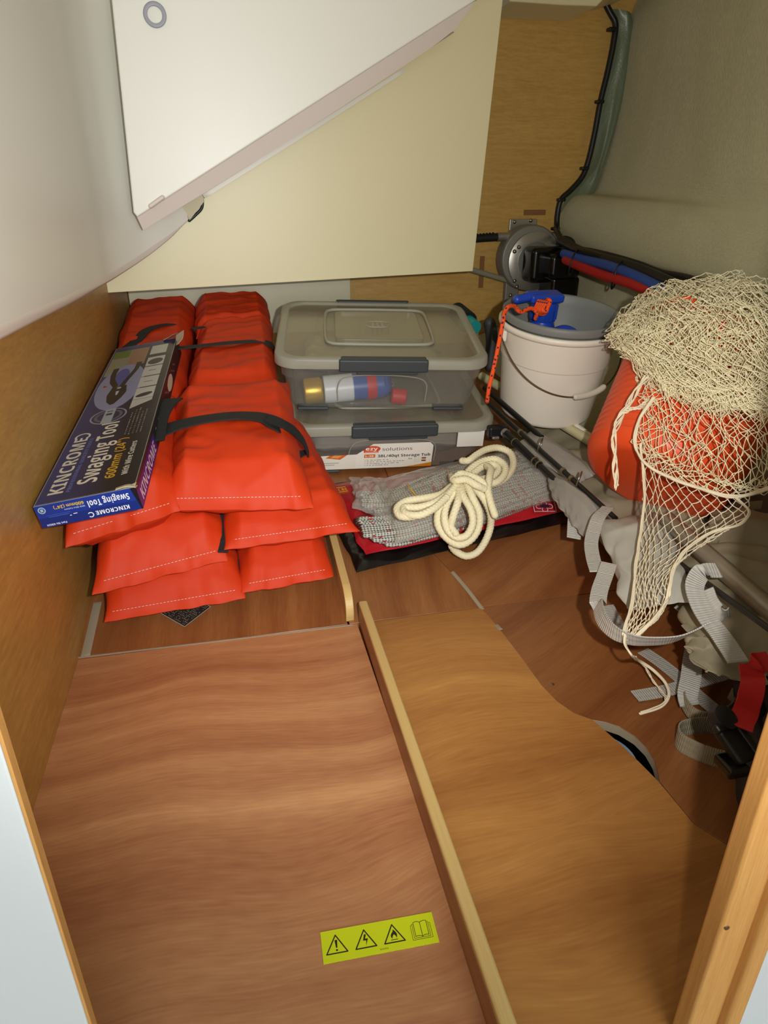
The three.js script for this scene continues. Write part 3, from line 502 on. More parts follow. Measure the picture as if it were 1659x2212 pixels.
const TW = 0.575, TD = 0.49, TH = 0.158;
function tub(label, x, s, h, yaw, upper) {
  const t = thing('storage_tub', label, 'storage tub', R(x, h, s), 'clear storage tubs');
  t.rotation.order = 'XYZ'; t.rotation.set(RAMP, yaw, 0);
  const H1 = TH - 0.022, b = 0.88;
  const body = shell([[TW * b - 0.04, TD * b - 0.04, 0.04, 0.002], [TW * b - 0.012, TD * b - 0.012, 0.045, 0.005], [TW * b, TD * b, 0.05, 0.016], [TW * 0.93, TD * 0.93, 0.05, H1 * 0.72], [TW * 0.945, TD * 0.945, 0.05, H1 * 0.73], [TW * 0.955, TD * 0.955, 0.05, H1]]);
  const bottom = new THREE.ShapeGeometry(rrect(TW * b - 0.04, TD * b - 0.04, 0.04), 8).rotateX(-Math.PI / 2); bottom.translate(0, 0.002, 0);
  part('body', [body, bottom], M.tubPlastic, t, 'translucent body');
  const F = (d) => TD * (b + (0.93 - b) * d / (H1 * 0.72)) / 2;
  // raised window outline on the front wall
  const fz = (y) => (TD * b / 2) + (TD * 0.93 / 2 - TD * b / 2) * (y - 0.016) / (H1 * 0.72 - 0.016) + 0.0012;
  part('label_panel', tube([[-0.12, 0.03, fz(0.03)], [-0.12, 0.075, fz(0.075)], [-0.105, 0.1, fz(0.1)], [0.1, 0.1, fz(0.1)], [0.119, 0.084, fz(0.084)], [0.12, 0.03, fz(0.03)]], 0.0016, 8, 6), M.lidRim, t, 'moulded label outline');
  const lid = part('lid', (() => { const g = new THREE.ExtrudeGeometry(rrect(TW - 0.05, TD - 0.05, 0.05), { depth: 0.0022, bevelEnabled: false, curveSegments: 8 }).rotateX(-Math.PI / 2); g.translate(0, TH - 0.006, 0); return g; })(), M.lidPlastic, t, 'translucent lid');
  part('lid_rim', shell([[TW - 0.052, TD - 0.052, 0.05, TH - 0.006], [TW - 0.046, TD - 0.046, 0.053, TH], [TW - 0.012, TD - 0.012, 0.06, TH + 0.001], [TW, TD, 0.062, TH - 0.005], [TW + 0.002, TD + 0.002, 0.062, TH - 0.026], [TW - 0.004, TD - 0.004, 0.06, TH - 0.027], [TW - 0.006, TD - 0.006, 0.06, TH - 0.008]]), M.lidRim, lid, 'rolled lid rim');
  // raised centre frame with cut corners
  const fw = 0.30, fd = 0.29, c = 0.035, ox = 0.0, oz = -0.015;
  part('raised_frame', tube(ringPts(fw, fd, 0.03, 3).slice(0, -1).map(p => [p[0] + ox, TH, oz - p[1]]), 0.0045, 4, 8, true), M.lidRim, lid);
  part('raised_panel', (() => { const g = new THREE.ExtrudeGeometry(rrect(0.24, 0.235, 0.02), { depth: 0.006, bevelEnabled: true, bevelSize: 0.005, bevelThickness: 0.003, bevelSegments: 3, curveSegments: 6 }).rotateX(-Math.PI / 2); g.translate(ox, TH - 0.004, oz); return g; })(), M.lidPlastic, lid);
  part('emblem', [tube(ringPts(0.07, 0.05, 0.024, 5).slice(0, -1).map(p => [p[0] + ox, TH + 0.0055, oz - p[1]]), 0.0016, 3, 6, true), box(0.006, 0.0015, 0.028, ox - 0.014, TH + 0.0055, oz, 0), box(0.006, 0.0015, 0.028, ox, TH + 0.0055, oz, 0), box(0.006, 0.0015, 0.028, ox + 0.014, TH + 0.0055, oz, 0)], M.lidRim, lid, 'embossed oval emblem');
  for (const sg of [1, -1]) {
    const l = part('latch', [box(0.235, 0.034, 0.014, 0, TH - 0.014, sg * (TD / 2 + 0.004), 0.005), box(0.225, 0.012, 0.02, 0, TH - 0.001, sg * (TD / 2 - 0.006), 0.004)], M.latch, t, 'charcoal clip latch');
    if (sg > 0) part('latch_tab', box(0.16, 0.01, 0.006, 0.01, TH - 0.034, TD / 2 + 0.004, 0.002), M.latch, l);
  }
  for (const [a, z] of [[-1, 1], [1, 1], [-1, -1], [1, -1]]) part('foot', box(0.085, 0.008, 0.03, a * (TW * b / 2 - 0.065), 0.005, z * (TD * b / 2 - 0.012), 0.003), M.latch, t, 'dark corner foot');
  return { t, fz };
}
const tubA = tub('lower clear storage tub with a white product label, standing on the floor', 0.432, 0.80, 0.004, -0.08, false);
const tubB = tub('upper clear storage tub holding a blue spray can, stacked on the labelled tub', 0.425, 0.862, 0.164, -0.145, true);
{ // product label on the lower tub
  const lm = canvasMat(1024, 384, (g, w, h) => {
    g.clearRect(0, 0, w, h); g.fillStyle = '#efe9db'; g.fillRect(0, 0, w, h);
    g.fillStyle = '#f3eee2'; g.fillRect(330, 0, w - 330, h);
    g.fillStyle = '#d98a1e'; g.beginPath(); g.moveTo(740, h); g.quadraticCurveTo(880, 360, w, 318); g.lineTo(w, h); g.fill();
    g.fillStyle = '#e0522d'; g.beginPath(); g.ellipse(470, 84, 78, 52, -0.15, 0, 7); g.fill(); g.fillRect(400, 110, 130, 26); g.fillStyle = '#fff6ea'; g.font = 'bold 70px sans-serif'; g.fillText('ezy', 412, 100); g.fillStyle = '#f0b9a0'; for (let i = 0; i < 7; i++) g.fillRect(412 + i * 16, 117, 11, 12);
    g.fillStyle = '#464644'; g.font = '68px sans-serif'; g.fillText('solutions', 560, 112);
    g.fillStyle = '#e0702d'; g.fillRect(404, 162, 100, 54); g.fillStyle = '#fff1de'; g.font = 'bold 40px sans-serif'; g.fillText('L-38', 412, 204);
    g.fillStyle = '#1e1e1e'; g.font = 'bold 58px sans-serif'; g.save(); g.translate(524, 214); g.scale(0.82, 1); g.fillText('38L/40qt Storage Tub', 0, 0); g.restore();
    { const r = rng(6); g.fillStyle = '#8d897f'; for (let i = 0; i < 4; i++) { g.fillRect(410, 250 + i * 28, 8, 8); for (let x = 430; x < 560 + [60, 200, 160, 60][i]; x += 22 + r() * 12) g.fillRect(x, 250 + i * 28, 12 + r() * 12, 9); } }
    g.fillStyle = '#6aa83a'; g.font = 'bold 34px sans-serif'; g.fillText('6e', 806, 262); g.fillStyle = '#8c5a2a'; g.fillRect(930, 236, 40, 26); g.fillRect(930, 276, 40, 26); g.strokeStyle = '#a8a294'; g.lineWidth = 2; g.strokeRect(866, 236, 64, 26); g.strokeRect(866, 276, 64, 26);
    g.fillStyle = '#dd6a1e'; g.beginPath(); g.moveTo(60, 200); g.lineTo(130, 130); g.lineTo(260, 150); g.lineTo(190, 230); g.fill();
    g.fillStyle = '#f0a060'; g.beginPath(); g.moveTo(105, 195); g.lineTo(140, 158); g.lineTo(210, 168); g.lineTo(170, 208); g.fill();
    g.fillStyle = '#b5b0a4'; g.fillRect(30, 276, 150, 12); g.fillRect(30, 306, 110, 12);
  }, 0.5);
  const sh = new THREE.Shape([[-0.205, 0.012], [0.114, 0.012], [0.114, 0.085], [0.104, 0.096], [-0.055, 0.096], [-0.08, 0.077], [-0.1, 0.062], [-0.205, 0.06]].map(a => new THREE.Vector2(...a)));
  const g = new THREE.ShapeGeometry(sh, 6); planarUV(g, (x, y) => (x + 0.205) / 0.319, (x, y) => (y - 0.012) / 0.084);
  const p = g.attributes.position; for (let i = 0; i < p.count; i++) p.setZ(i, tubA.fz(p.getY(i)) + 0.0015);
  part('product_label', g, lm, tubA.t, 'white product label with black print');
  part('paper_tab', box(0.075, 0.05, 0.001, 0.215, TH - 0.05, TD * 0.955 / 2 + 0.005, 0.0004), M.labelWhite, tubA.t, 'white paper tab');
}
// contents of the tubs
{
  const q = new THREE.Quaternion().setFromEuler(new THREE.Euler(RAMP, -0.145, 0, 'XYZ')), o = V(R(0.425, 0.164, 0.862));
  const inB = (x, y, z) => new THREE.Vector3(x, y, z).applyQuaternion(q).add(o).toArray();
  const can = thing('spray_can', 'blue spray can with gold collar and red band inside the upper tub', 'spray can', inB(-0.07, 0.047, 0.165));
  can.quaternion.copy(q).multiply(new THREE.Quaternion().setFromEuler(new THREE.Euler(0, 0.1, -Math.PI / 2 + 0.06)));
  part('body', lathe([[0, -0.09], [0.036, -0.09], [0.038, -0.086], [0.038, 0.075], [0.034, 0.088], [0.02, 0.1], [0, 0.1]], 32), canvasMat(256, 256, (g, w, h) => { g.fillStyle = '#3c5aa6'; g.fillRect(0, 0, w, h); g.fillStyle = '#d8dde6'; g.fillRect(0, 150, w, 106); g.fillStyle = '#2a3f7c'; for (let i = 0; i < 12; i++) g.fillRect(20 + (i % 4) * 60, 40 + Math.floor(i / 4) * 34, 40, 10); }, 0.35), can);
  part('collar', lathe([[0.03, -0.092], [0.036, -0.098], [0.036, -0.14], [0.03, -0.146], [0, -0.146]], 28), M.brass, can, 'gold collar');
  part('band', lathe([[0.0385, 0.03], [0.04, 0.03], [0.04, 0.056], [0.0385, 0.056]], 28), M.redPlain, can, 'red band');
  const cap = thing('bottle_cap', 'red screw cap beside the blue spray can in the upper tub', 'cap', inB(0.05, 0.028, 0.185)); cap.quaternion.copy(q);
  part('cap', lathe([[0, -0.021], [0.02, -0.021], [0.022, -0.018], [0.022, 0.016], [0.019, 0.021], [0, 0.021]], 24).rotateZ(Math.PI / 2 - 0.1), M.redPlain, cap);
  const bk = thing('grey_bundle', 'grey wrapped bundle at the back of the upper tub', 'bundle', inB(-0.02, 0.05, -0.06)); bk.quaternion.copy(q);
  part('wrap', pillow([[-0.2, 0, 0.1], [0.2, 0, 0.09], [-0.19, 0, -0.12], [0.2, 0, -0.12]], 0.075, { seed: 71, wr: 0.012, up: new THREE.Vector3(0, 1, 0) }), std(0xa8a498, 0.85), bk);
  const q2 = new THREE.Quaternion().setFromEuler(new THREE.Euler(RAMP, -0.08, 0, 'XYZ')), o2 = V(R(0.432, 0.004, 0.8));
  const inA = (x, y, z) => new THREE.Vector3(x, y, z).applyQuaternion(q2).add(o2).toArray();
  const ck = thing('dark_bundle', 'dark grey cloth bundle filling the lower tub', 'bundle', inA(0, 0.058, 0)); ck.quaternion.copy(q2);
  part('wrap', pillow([[-0.22, 0, 0.175], [0.22, 0, 0.175], [-0.22, 0, -0.18], [0.22, 0, -0.18]], 0.1, { seed: 75, wr: 0.01, up: new THREE.Vector3(0, 1, 0) }), std(0x8a827a, 0.85), ck);
}
// ---------------------------------------------------------------- red packaged bag, rope hank, cream rope
{
  const base = R(0.5, 0, 0.25);
  const t = thing('red_bag', 'flat red fabric bag in clear wrap with black hem, under the ropes', 'bag', base);
  const q = [R(0.262, 0.03, 0.185), R(0.86, 0.03, 0.285), R(0.222, 0.022, 0.51), R(0.80, 0.022, 0.55)];
  part('fabric', pillow(rel(q, base), 0.052, { seed: 81, wr: 0.007, wf: 0.08, wb: 0.06, side: 0.06, n: 60, freq: 11 }), M.redFabric, t);
  const q2 = [R(0.232, 0.012, 0.15), R(0.875, 0.012, 0.262), R(0.2, 0.01, 0.53), R(0.81, 0.01, 0.57)];
  part('hem', pillow(rel(q2, base), 0.022, { seed: 83, wr: 0.005, wf: 0.03, wb: 0.03, side: 0.03, n: 60, freq: 14 }), M.blackFilm, t, 'glossy black hem');
  part('tag', box(0.03, 0.001, 0.034, 0, 0, 0, 0).rotateX(RAMP).rotateY(0.15), canvasMat(128, 128, (g) => { g.fillStyle = '#a3131d'; g.fillRect(0, 0, 128, 128); g.fillStyle = '#e2a92a'; g.fillRect(4, 16, 120, 14); g.fillRect(4, 98, 120, 14); g.font = 'bold 62px sans-serif'; g.fillText('ICBE', 0, 88, 128); }, 0.5), t, 'yellow printed mark').position.set(...rel([[0.244, 0.134, -1.562]], base)[0]);
  const ic = part('tag', box(0.06, 0.001, 0.04, 0, 0, 0, 0).rotateX(0.5).rotateY(-0.2), canvasMat(192, 128, (g) => { g.fillStyle = '#9c1120'; g.fillRect(0, 0, 192, 128); g.strokeStyle = '#e5d3da'; g.lineWidth = 5; g.strokeRect(8, 8, 176, 112); g.beginPath(); for (const [x, y] of [[50, 70], [96, 40], [140, 70], [96, 100]]) { g.moveTo(x + 22, y); g.arc(x, y, 22, 0, 7); } g.stroke(); g.fillStyle = '#3a1030'; g.fillRect(60, 50, 76, 34); }, 0.5), t, 'white line printed mark'); ic.position.set(...rel([[0.739, 0.101, -1.421]], base)[0]);
}
{ // grey double-braid hank
  const base = R(0.55, 0.06, 0.4);
  const t = thing('rope_hank', 'grey braided rope hank with red flecks lying in a clear plastic bag', 'rope', base);
  const r = rng(12), g1 = [], g2 = [];
  const hank = (L, Rr, rows, cols, th, out, sgn) => {   // L, Rr: centre lines ends (ramp coords)
    for (let i = 0; i < cols; i++) for (let j = 0; j < rows; j++) {
      const w = (i - (cols - 1) / 2) * th * 1.85 + (j % 2) * th * 0.9, h = j * th * 1.55 + th;
      const a = [], n = 7;
      for (let k = 0; k <= n; k++) { const f = k / n, taper = 0.72 + 0.45 * Math.sin(f * 3.14); a.push(R(L[0] + (Rr[0] - L[0]) * f + (r() - 0.5) * 0.004, 0.05 + h * (0.85 + 0.2 * Math.sin(f * 3.14)) + (r() - 0.5) * 0.003, L[1] + (Rr[1] - L[1]) * f + w * taper + (r() - 0.5) * 0.004)); }
      // turn the ends back so that the strands read as bights
      const e = 0.022 + 0.012 * j + r() * 0.01; a.unshift(R(L[0] - e, 0.052 + h * 0.6, L[1] + w * 0.6 + 0.012), R(L[0] - e * 1.1, 0.052 + h * 0.8, L[1] + w * 0.72 + 0.002));
      out.push(tube(rel(a, base), th, 5, 8));
    }
  };
  hank([0.335, 0.215], [0.775, 0.345], 5, 9, 0.006, g1, 1);
  hank([0.36, 0.325], [0.80, 0.465], 5, 8, 0.006, g2, 1);
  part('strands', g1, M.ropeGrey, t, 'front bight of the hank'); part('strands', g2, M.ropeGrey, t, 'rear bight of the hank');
  const b = thing('plastic_bag', 'wrinkled clear plastic bag around the grey rope hank', 'plastic bag', base);
  part('film', pillow(rel([R(0.325, 0.085, 0.145), R(0.825, 0.085, 0.275), R(0.325, 0.085, 0.41), R(0.85, 0.085, 0.54)], base), 0.115, { seed: 91, wr: 0.008, wf: 0.07, wb: 0.12, side: 0.05, n: 56, freq: 16, ear: 0.03 }), M.film, b);
  part('mouth', pillow(rel([R(0.255, 0.09, 0.29), R(0.34, 0.09, 0.2), R(0.27, 0.09, 0.43), R(0.36, 0.09, 0.41)], base), 0.04, { seed: 93, wr: 0.012, wf: 0.05, wb: 0.05, side: 0.04, n: 30, freq: 24 }), M.film, b, 'gathered open mouth');
  part('twist_tie', tube(rel([[0.374, 0.2, -1.4], [0.375, 0.2, -1.372], [0.382, 0.193, -1.347], [0.382, 0.189, -1.34]], base), 0.0016, 6, 6), M.yellow, b, 'yellow tie');
}
{ // cream rope coil, laid loop over loop
  const base = R(0.5, 0.1, 0.33);
  const t = thing('rope_coil', 'cream braided rope tied in a loose coil on the plastic bag', 'rope', base);
  const rr = 0.0082;
  const add = (pts, name = 'loop') => part(name, ropeTube(rel(pts, base), rr, 0.0085, 0.12, 16), M.ropeCream, t);
  add([[0.531, 0.222, -1.47], [0.542, 0.225, -1.459], [0.569, 0.233, -1.474], [0.604, 0.237, -1.495], [0.639, 0.235, -1.504], [0.661, 0.228, -1.486], [0.654, 0.217, -1.441], [0.622, 0.208, -1.391], [0.581, 0.203, -1.359], [0.544, 0.206, -1.348], [0.513, 0.215, -1.344]]);
  add([[0.512, 0.214, -1.396], [0.543, 0.226, -1.419], [0.575, 0.231, -1.435], [0.604, 0.233, -1.433], [0.616, 0.226, -1.407], [0.606, 0.217, -1.379], [0.578, 0.209, -1.353], [0.55, 0.207, -1.346]]);
  add([[0.532, 0.216, -1.395], [0.565, 0.224, -1.416], [0.594, 0.225, -1.421], [0.6, 0.218, -1.406], [0.58, 0.212, -1.383], [0.537, 0.211, -1.365]]);
  add([[0.513, 0.208, -1.387], [0.472, 0.206, -1.36], [0.431, 0.2, -1.328], [0.393, 0.197, -1.324], [0.35, 0.193, -1.324], [0.326, 0.186, -1.306], [0.328, 0.179, -1.283], [0.354, 0.182, -1.268], [0.384, 0.19, -1.27], [0.414, 0.198, -1.284], [0.45, 0.212, -1.312], [0.477, 0.22, -1.34]]);
  add([[0.472, 0.213, -1.342], [0.435, 0.206, -1.305], [0.399, 0.2, -1.284], [0.368, 0.193, -1.288], [0.341, 0.19, -1.298], [0.339, 0.186, -1.278], [0.363, 0.188, -1.259], [0.395, 0.196, -1.265], [0.435, 0.208, -1.293]]);
  add([[0.486, 0.216, -1.348], [0.475, 0.207, -1.295], [0.483, 0.185, -1.262], [0.484, 0.158, -1.251], [0.469, 0.132, -1.248], [0.449, 0.128, -1.252], [0.432, 0.141, -1.266], [0.427, 0.168, -1.278], [0.44, 0.192, -1.299], [0.458, 0.208, -1.312]]);
  add([[0.493, 0.222, -1.326], [0.494, 0.205, -1.287], [0.506, 0.172, -1.272], [0.503, 0.14, -1.264], [0.483, 0.118, -1.254], [0.456, 0.11, -1.251], [0.431, 0.121, -1.27], [0.415, 0.149, -1.286], [0.42, 0.176, -1.296], [0.435, 0.192, -1.3]]);
  add([[0.506, 0.217, -1.325], [0.523, 0.197, -1.299], [0.543, 0.156, -1.298], [0.548, 0.117, -1.304], [0.534, 0.085, -1.296], [0.514, 0.06, -1.294], [0.489, 0.054, -1.295], [0.466, 0.066, -1.302], [0.455, 0.081, -1.301]]);
  add([[0.472, 0.212, -1.314], [0.457, 0.199, -1.28], [0.443, 0.171, -1.267], [0.439, 0.15, -1.265], [0.446, 0.138, -1.252]]);
  add([[0.465, 0.23, -1.341], [0.486, 0.237, -1.351], [0.504, 0.238, -1.331], [0.523, 0.23, -1.312], [0.529, 0.219, -1.307], [0.522, 0.211, -1.323]], 'wrap');
  add([[0.474, 0.221, -1.378], [0.467, 0.231, -1.33], [0.487, 0.237, -1.316], [0.505, 0.229, -1.298], [0.524, 0.218, -1.3]], 'wrap');
  add([[0.566, 0.234, -1.393], [0.565, 0.235, -1.369], [0.547, 0.228, -1.329], [0.536, 0.213, -1.304], [0.534, 0.194, -1.281], [0.538, 0.17, -1.259]], 'tail');
}
// ---------------------------------------------------------------- buckets
const TILT = new THREE.Quaternion().setFromAxisAngle(new THREE.Vector3(1, 0, 0), RAMP);
const rimC = V([0.891, 0.505, -1.736]), bucketBase = rimC.clone().addScaledVector(N, -0.268);
{
  const t = thing('white_bucket', 'white plastic bucket with wire handle, standing on the poles', 'bucket', bucketBase.toArray()); t.quaternion.copy(TILT);
  part('body', lathe([[0, 0.004], [0.118, 0.004], [0.122, 0], [0.128, 0.003], [0.132, 0.012], [0.147, 0.168], [0.1475, 0.171], [0.151, 0.173], [0.1555, 0.25], [0.163, 0.252], [0.168, 0.258], [0.168, 0.266], [0.163, 0.27], [0.157, 0.268], [0.153, 0.25], [0.145, 0.17], [0.127, 0.014], [0, 0.012]], 72), M.bucket, t);
  for (const sg of [-1, 1]) part('lug', box(0.012, 0.03, 0.034, sg * 0.164, 0.235, 0, 0.004), M.bucket, t);
  // bail hanging in front
  const pts = []; for (let i = 0; i <= 24; i++) { const a = Math.PI * i / 24; pts.push([-0.172 * Math.cos(a), 0.232 - 0.118 * Math.sin(a), 0.012 + 0.15 * Math.sin(a) ** 0.8]); }
  part('handle', tube(pts, 0.0022, 3, 8), M.rusty, t, 'rusty wire handle');
  part('grip', tube(pts.slice(12, 17).map(p => [p[0], p[1], p[2]]), 0.0085, 6, 12), std(0xd8d2c2, 0.5), t, 'white plastic grip');
}
{
  const t = thing('grey_bucket', 'grey plastic bucket nested inside the white bucket', 'bucket', bucketBase.clone().addScaledVector(N, 0.03).toArray()); t.quaternion.copy(TILT);
  part('body', lathe([[0, 0.02], [0.112, 0.02], [0.12, 0.03], [0.146, 0.238], [0.157, 0.241], [0.161, 0.247], [0.161, 0.261], [0.156, 0.266], [0.148, 0.262], [0.144, 0.24], [0.117, 0.033], [0, 0.026]], 72), M.bucketGrey, t);
}
{ // blue hand sprayer in the bucket
  const base = bucketBase.clone().addScaledVector(N, 0.186).add(new THREE.Vector3(-0.045, 0, -0.02));
  const t = thing('hand_pump', 'blue plastic hand pump with hooked spout in the grey bucket', 'pump', base.toArray()); t.quaternion.copy(TILT); t.scale.setScalar(1.12);
  part('barrel', lathe([[0, -0.1], [0.03, -0.1], [0.032, 0.06], [0.028, 0.075], [0.026, 0.08], [0, 0.08]], 28), M.bluePlastic, t);
  part('cap', [lathe([[0.02, 0.07], [0.031, 0.075], [0.031, 0.115], [0.026, 0.12], [0, 0.12]], 28), ...Array.from({ length: 14 }, (_, i) => box(0.003, 0.036, 0.004, 0.031 * Math.cos(i * 0.449), 0.096, 0.031 * Math.sin(i * 0.449), 0.001))], M.bluePlastic, t, 'ribbed cap');
  part('top', box(0.085, 0.02, 0.05, -0.005, 0.13, 0, 0.006), M.bluePlastic, t);
  part('spout', tube([[0, 0.132, 0], [-0.035, 0.133, 0.004], [-0.06, 0.13, 0.006], [-0.078, 0.128, 0.008]], 0.011, 8, 12), M.bluePlastic, t);
  part('hook', tube([[0.02, 0.03, 0.01], [0.055, 0.048, 0.02], [0.085, 0.03, 0.03], [0.095, -0.01, 0.035], [0.085, -0.05, 0.04]], 0.017, 10, 14), M.bluePlastic, t, 'bent blue arm');
}
{
  const base = rimC.clone().add(new THREE.Vector3(-0.14, 0.01, 0.05)).toArray();
  const t = thing('lanyard', 'orange flecked cord hanging over the rim of the white bucket', 'cord', base);
  const f = [[0.788, 0.522, -1.677], [0.784, 0.539, -1.664], [0.77, 0.55, -1.661], [0.754, 0.551, -1.654], [0.736, 0.546, -1.644], [0.722, 0.549, -1.638], [0.712, 0.559, -1.633], [0.693, 0.565, -1.618], [0.677, 0.564, -1.604], [0.667, 0.554, -1.596]];
  part('cord', tube(rel([...f, ...[[0.658, 0.539, -1.58], [0.65, 0.484, -1.578], [0.641, 0.428, -1.576], [0.63, 0.37, -1.574], [0.63, 0.335, -1.58]]], base), 0.0052, 8, 10), M.cordOrange, t);
  for (let i = 0; i < 5; i++) { const o = i * 14; const p = [[930 + o, 1380 + i * 12], [880 + o, 1450 + i * 8], [840 + o, 1500 + i * 6], [900 + o, 1545], [985, 1555 - i * 14], [1040, 1500 - i * 22], [1000, 1420 - i * 8]]; const c = V(base); part('cord_bight', tube(p.map(([x, y]) => { const dx = (x - 900) / 6.636 * 0.0012, dy = -(y - 1480) / 6.636 * 0.0012; return [-0.02 + 0.075 + dx - 0.005, 0.03 + dy + i * 0.002, -0.01 - dy * 0.6 + i * 0.006]; }), 0.0048, 6, 8), M.cordOrange, t); }
}
// ---------------------------------------------------------------- orange flexible tub
const oB = V([0.873, 0.235, -1.206]), oT = V([1.116, 0.491, -1.363]), oAx = oT.clone().sub(oB).normalize(), oQ = new THREE.Quaternion().setFromUnitVectors(new THREE.Vector3(0, 1, 0), oAx);
{
  const t = thing('orange_tub', 'ribbed orange plastic tub leaning over beside the white bucket', 'tub', oB.toArray()); t.quaternion.copy(oQ);
  const prof = [[0, 0], [0.125, 0], [0.143, 0.005], [0.154, 0.018]];
  for (let i = 0; i <= 17; i++) { const y = 0.03 + i * 0.0165, r = 0.156 + 0.036 * (y / 0.35); prof.push([r, y], [r + 0.0008, y + 0.004], [r + 0.0022, y + 0.0055], [r + 0.0022, y + 0.007], [r + 0.0008, y + 0.0085]); }
  prof.push([0.193, 0.325], [0.196, 0.329], [0.194, 0.333], [0.188, 0.331], [0.152, 0.03], [0.14, 0.012], [0, 0.008]);
  part('body', lathe(prof, 80), M.tubOrange, t);
  const inv = oQ.clone().invert();
  for (const a of [2.95]) { const c = Math.cos(a), s = Math.sin(a); const P2 = (off, h, out) => [c * (0.191 + out) - s * off, h, s * (0.191 + out) + c * off]; part('handle', tube([P2(-0.06, 0.318, 0), P2(-0.048, 0.342, 0.003), P2(0, 0.35, 0.004), P2(0.048, 0.342, 0.003), P2(0.06, 0.318, 0)], 0.0085, 8, 10), M.tubOrange, t); }
}
// ---------------------------------------------------------------- cast net
{
  const base = oB.toArray();
  const t = thing('fishing_net', 'cream knotted fishing net draped over the orange tub', 'net', base);
  // bilinear control grid -> smooth point
  function sheet(rows) { const cs = rows.map(r => new THREE.CatmullRomCurve3(r.map(V), false, 'centripetal')); return (u, v) => new THREE.CatmullRomCurve3(cs.map(c => c.getPoint(clamp(u))), false, 'centripetal').getPoint(clamp(v)); }
  function strands(segs, r) { // three-sided threads
    const pos = [], idx = []; const tmp = new THREE.Vector3(), a1 = new THREE.Vector3(), a2 = new THREE.Vector3();
    for (const [a, b] of segs) {
      tmp.subVectors(b, a); if (tmp.lengthSq() < 1e-9) continue; tmp.normalize(); a1.set(0.3, 0.8, 0.5).cross(tmp).normalize(); a2.crossVectors(tmp, a1); const k = pos.length / 3;
      for (const p of [a, b]) for (let i = 0; i < 3; i++) { const t = i * 2.0944; pos.push(p.x + r * (Math.cos(t) * a1.x + Math.sin(t) * a2.x), p.y + r * (Math.cos(t) * a1.y + Math.sin(t) * a2.y), p.z + r * (Math.cos(t) * a1.z + Math.sin(t) * a2.z)); }
      for (let i = 0; i < 3; i++) { const j = (i + 1) % 3; idx.push(k + i, k + 3 + i, k + j, k + j, k + 3 + i, k + 3 + j); }
    }
    const g = new THREE.BufferGeometry(); g.setAttribute('position', new THREE.Float32BufferAttribute(pos, 3)); g.setAttribute('uv', new THREE.Float32BufferAttribute(new Float32Array(pos.length / 3 * 2), 2)); g.setIndex(idx); g.computeVertexNormals(); return g;
  }
  function mesh(f, nu, nv, jit, seed, off, r, amp = 0) {
    const rd = rng(seed), P3 = [];
    for (let j = 0; j <= nv; j++) { P3.push([]); for (let i = 0; i <= nu; i++) { const u = (i + (j % 2) * 0.5 + (rd() - 0.5) * jit) / nu, v = (j + (rd() - 0.5) * jit) / nv; const uu = u + amp * 0.5 * nz(v * 4, u * 3, seed), vv = v + amp * nz(u * 4, v * 4, seed + 2); const p = f(uu, vv); p.x += off[0] + amp * 0.35 * nz(u * 6, v * 6, seed + 5); p.y += off[1] + amp * 0.35 * nz(u * 6, v * 6, seed + 7); p.z += off[2] + amp * 0.35 * nz(u * 6, v * 6, seed + 11); P3[j].push(p); } }
    const segs = [], add = (a, b) => { const m = a.clone().add(b).multiplyScalar(0.5); const l = a.distanceTo(b) * 0.12; m.x += (rd() - 0.5) * l; m.y -= l * 0.6; m.z += (rd() - 0.5) * l; segs.push([a, m], [m, b]); };
    for (let j = 0; j < nv; j++) for (let i = 0; i <= nu; i++) { const a = P3[j][i], k = j % 2 ? i + 1 : i - 1; add(a, P3[j + 1][i]); if (k >= 0 && k <= nu) add(a, P3[j + 1][k]); }
    return strands(segs, r);
  }
  const top = [[0.892, 0.542, -1.437], [0.959, 0.601, -1.45], [1.019, 0.638, -1.409], [1.095, 0.652, -1.342], [1.15, 0.619, -1.257], [1.186, 0.558, -1.152]];
  const rowsTop = [top, [[0.848, 0.537, -1.377], [0.874, 0.583, -1.303], [0.93, 0.606, -1.256], [0.988, 0.618, -1.192], [1.049, 0.595, -1.122], [1.105, 0.552, -1.055]], [[0.815, 0.521, -1.309], [0.845, 0.537, -1.22], [0.884, 0.542, -1.157], [0.942, 0.546, -1.1], [1.002, 0.541, -1.05], [1.066, 0.522, -1.004]], [[0.821, 0.52, -1.24], [0.84, 0.497, -1.168], [0.874, 0.484, -1.098], [0.921, 0.479, -1.039], [0.971, 0.479, -0.994], [1.033, 0.469, -0.953]], [[0.83, 0.512, -1.222], [0.835, 0.466, -1.143], [0.871, 0.452, -1.083], [0.917, 0.448, -1.025], [0.96, 0.451, -0.972], [1.022, 0.45, -0.935]]];
  const rowsMid = [[[0.819, 0.497, -1.213], [0.839, 0.473, -1.151], [0.878, 0.47, -1.084], [0.928, 0.466, -1.02], [0.977, 0.459, -0.972]], [[0.806, 0.439, -1.182], [0.83, 0.41, -1.112], [0.869, 0.409, -1.046], [0.918, 0.406, -0.988], [0.963, 0.41, -0.941]], [[0.786, 0.382, -1.151], [0.813, 0.351, -1.077], [0.855, 0.341, -1.006], [0.907, 0.337, -0.947], [0.949, 0.354, -0.906]], [[0.773, 0.355, -1.133], [0.794, 0.326, -1.064], [0.844, 0.313, -0.99], [0.899, 0.328, -0.933], [0.94, 0.35, -0.895]]];
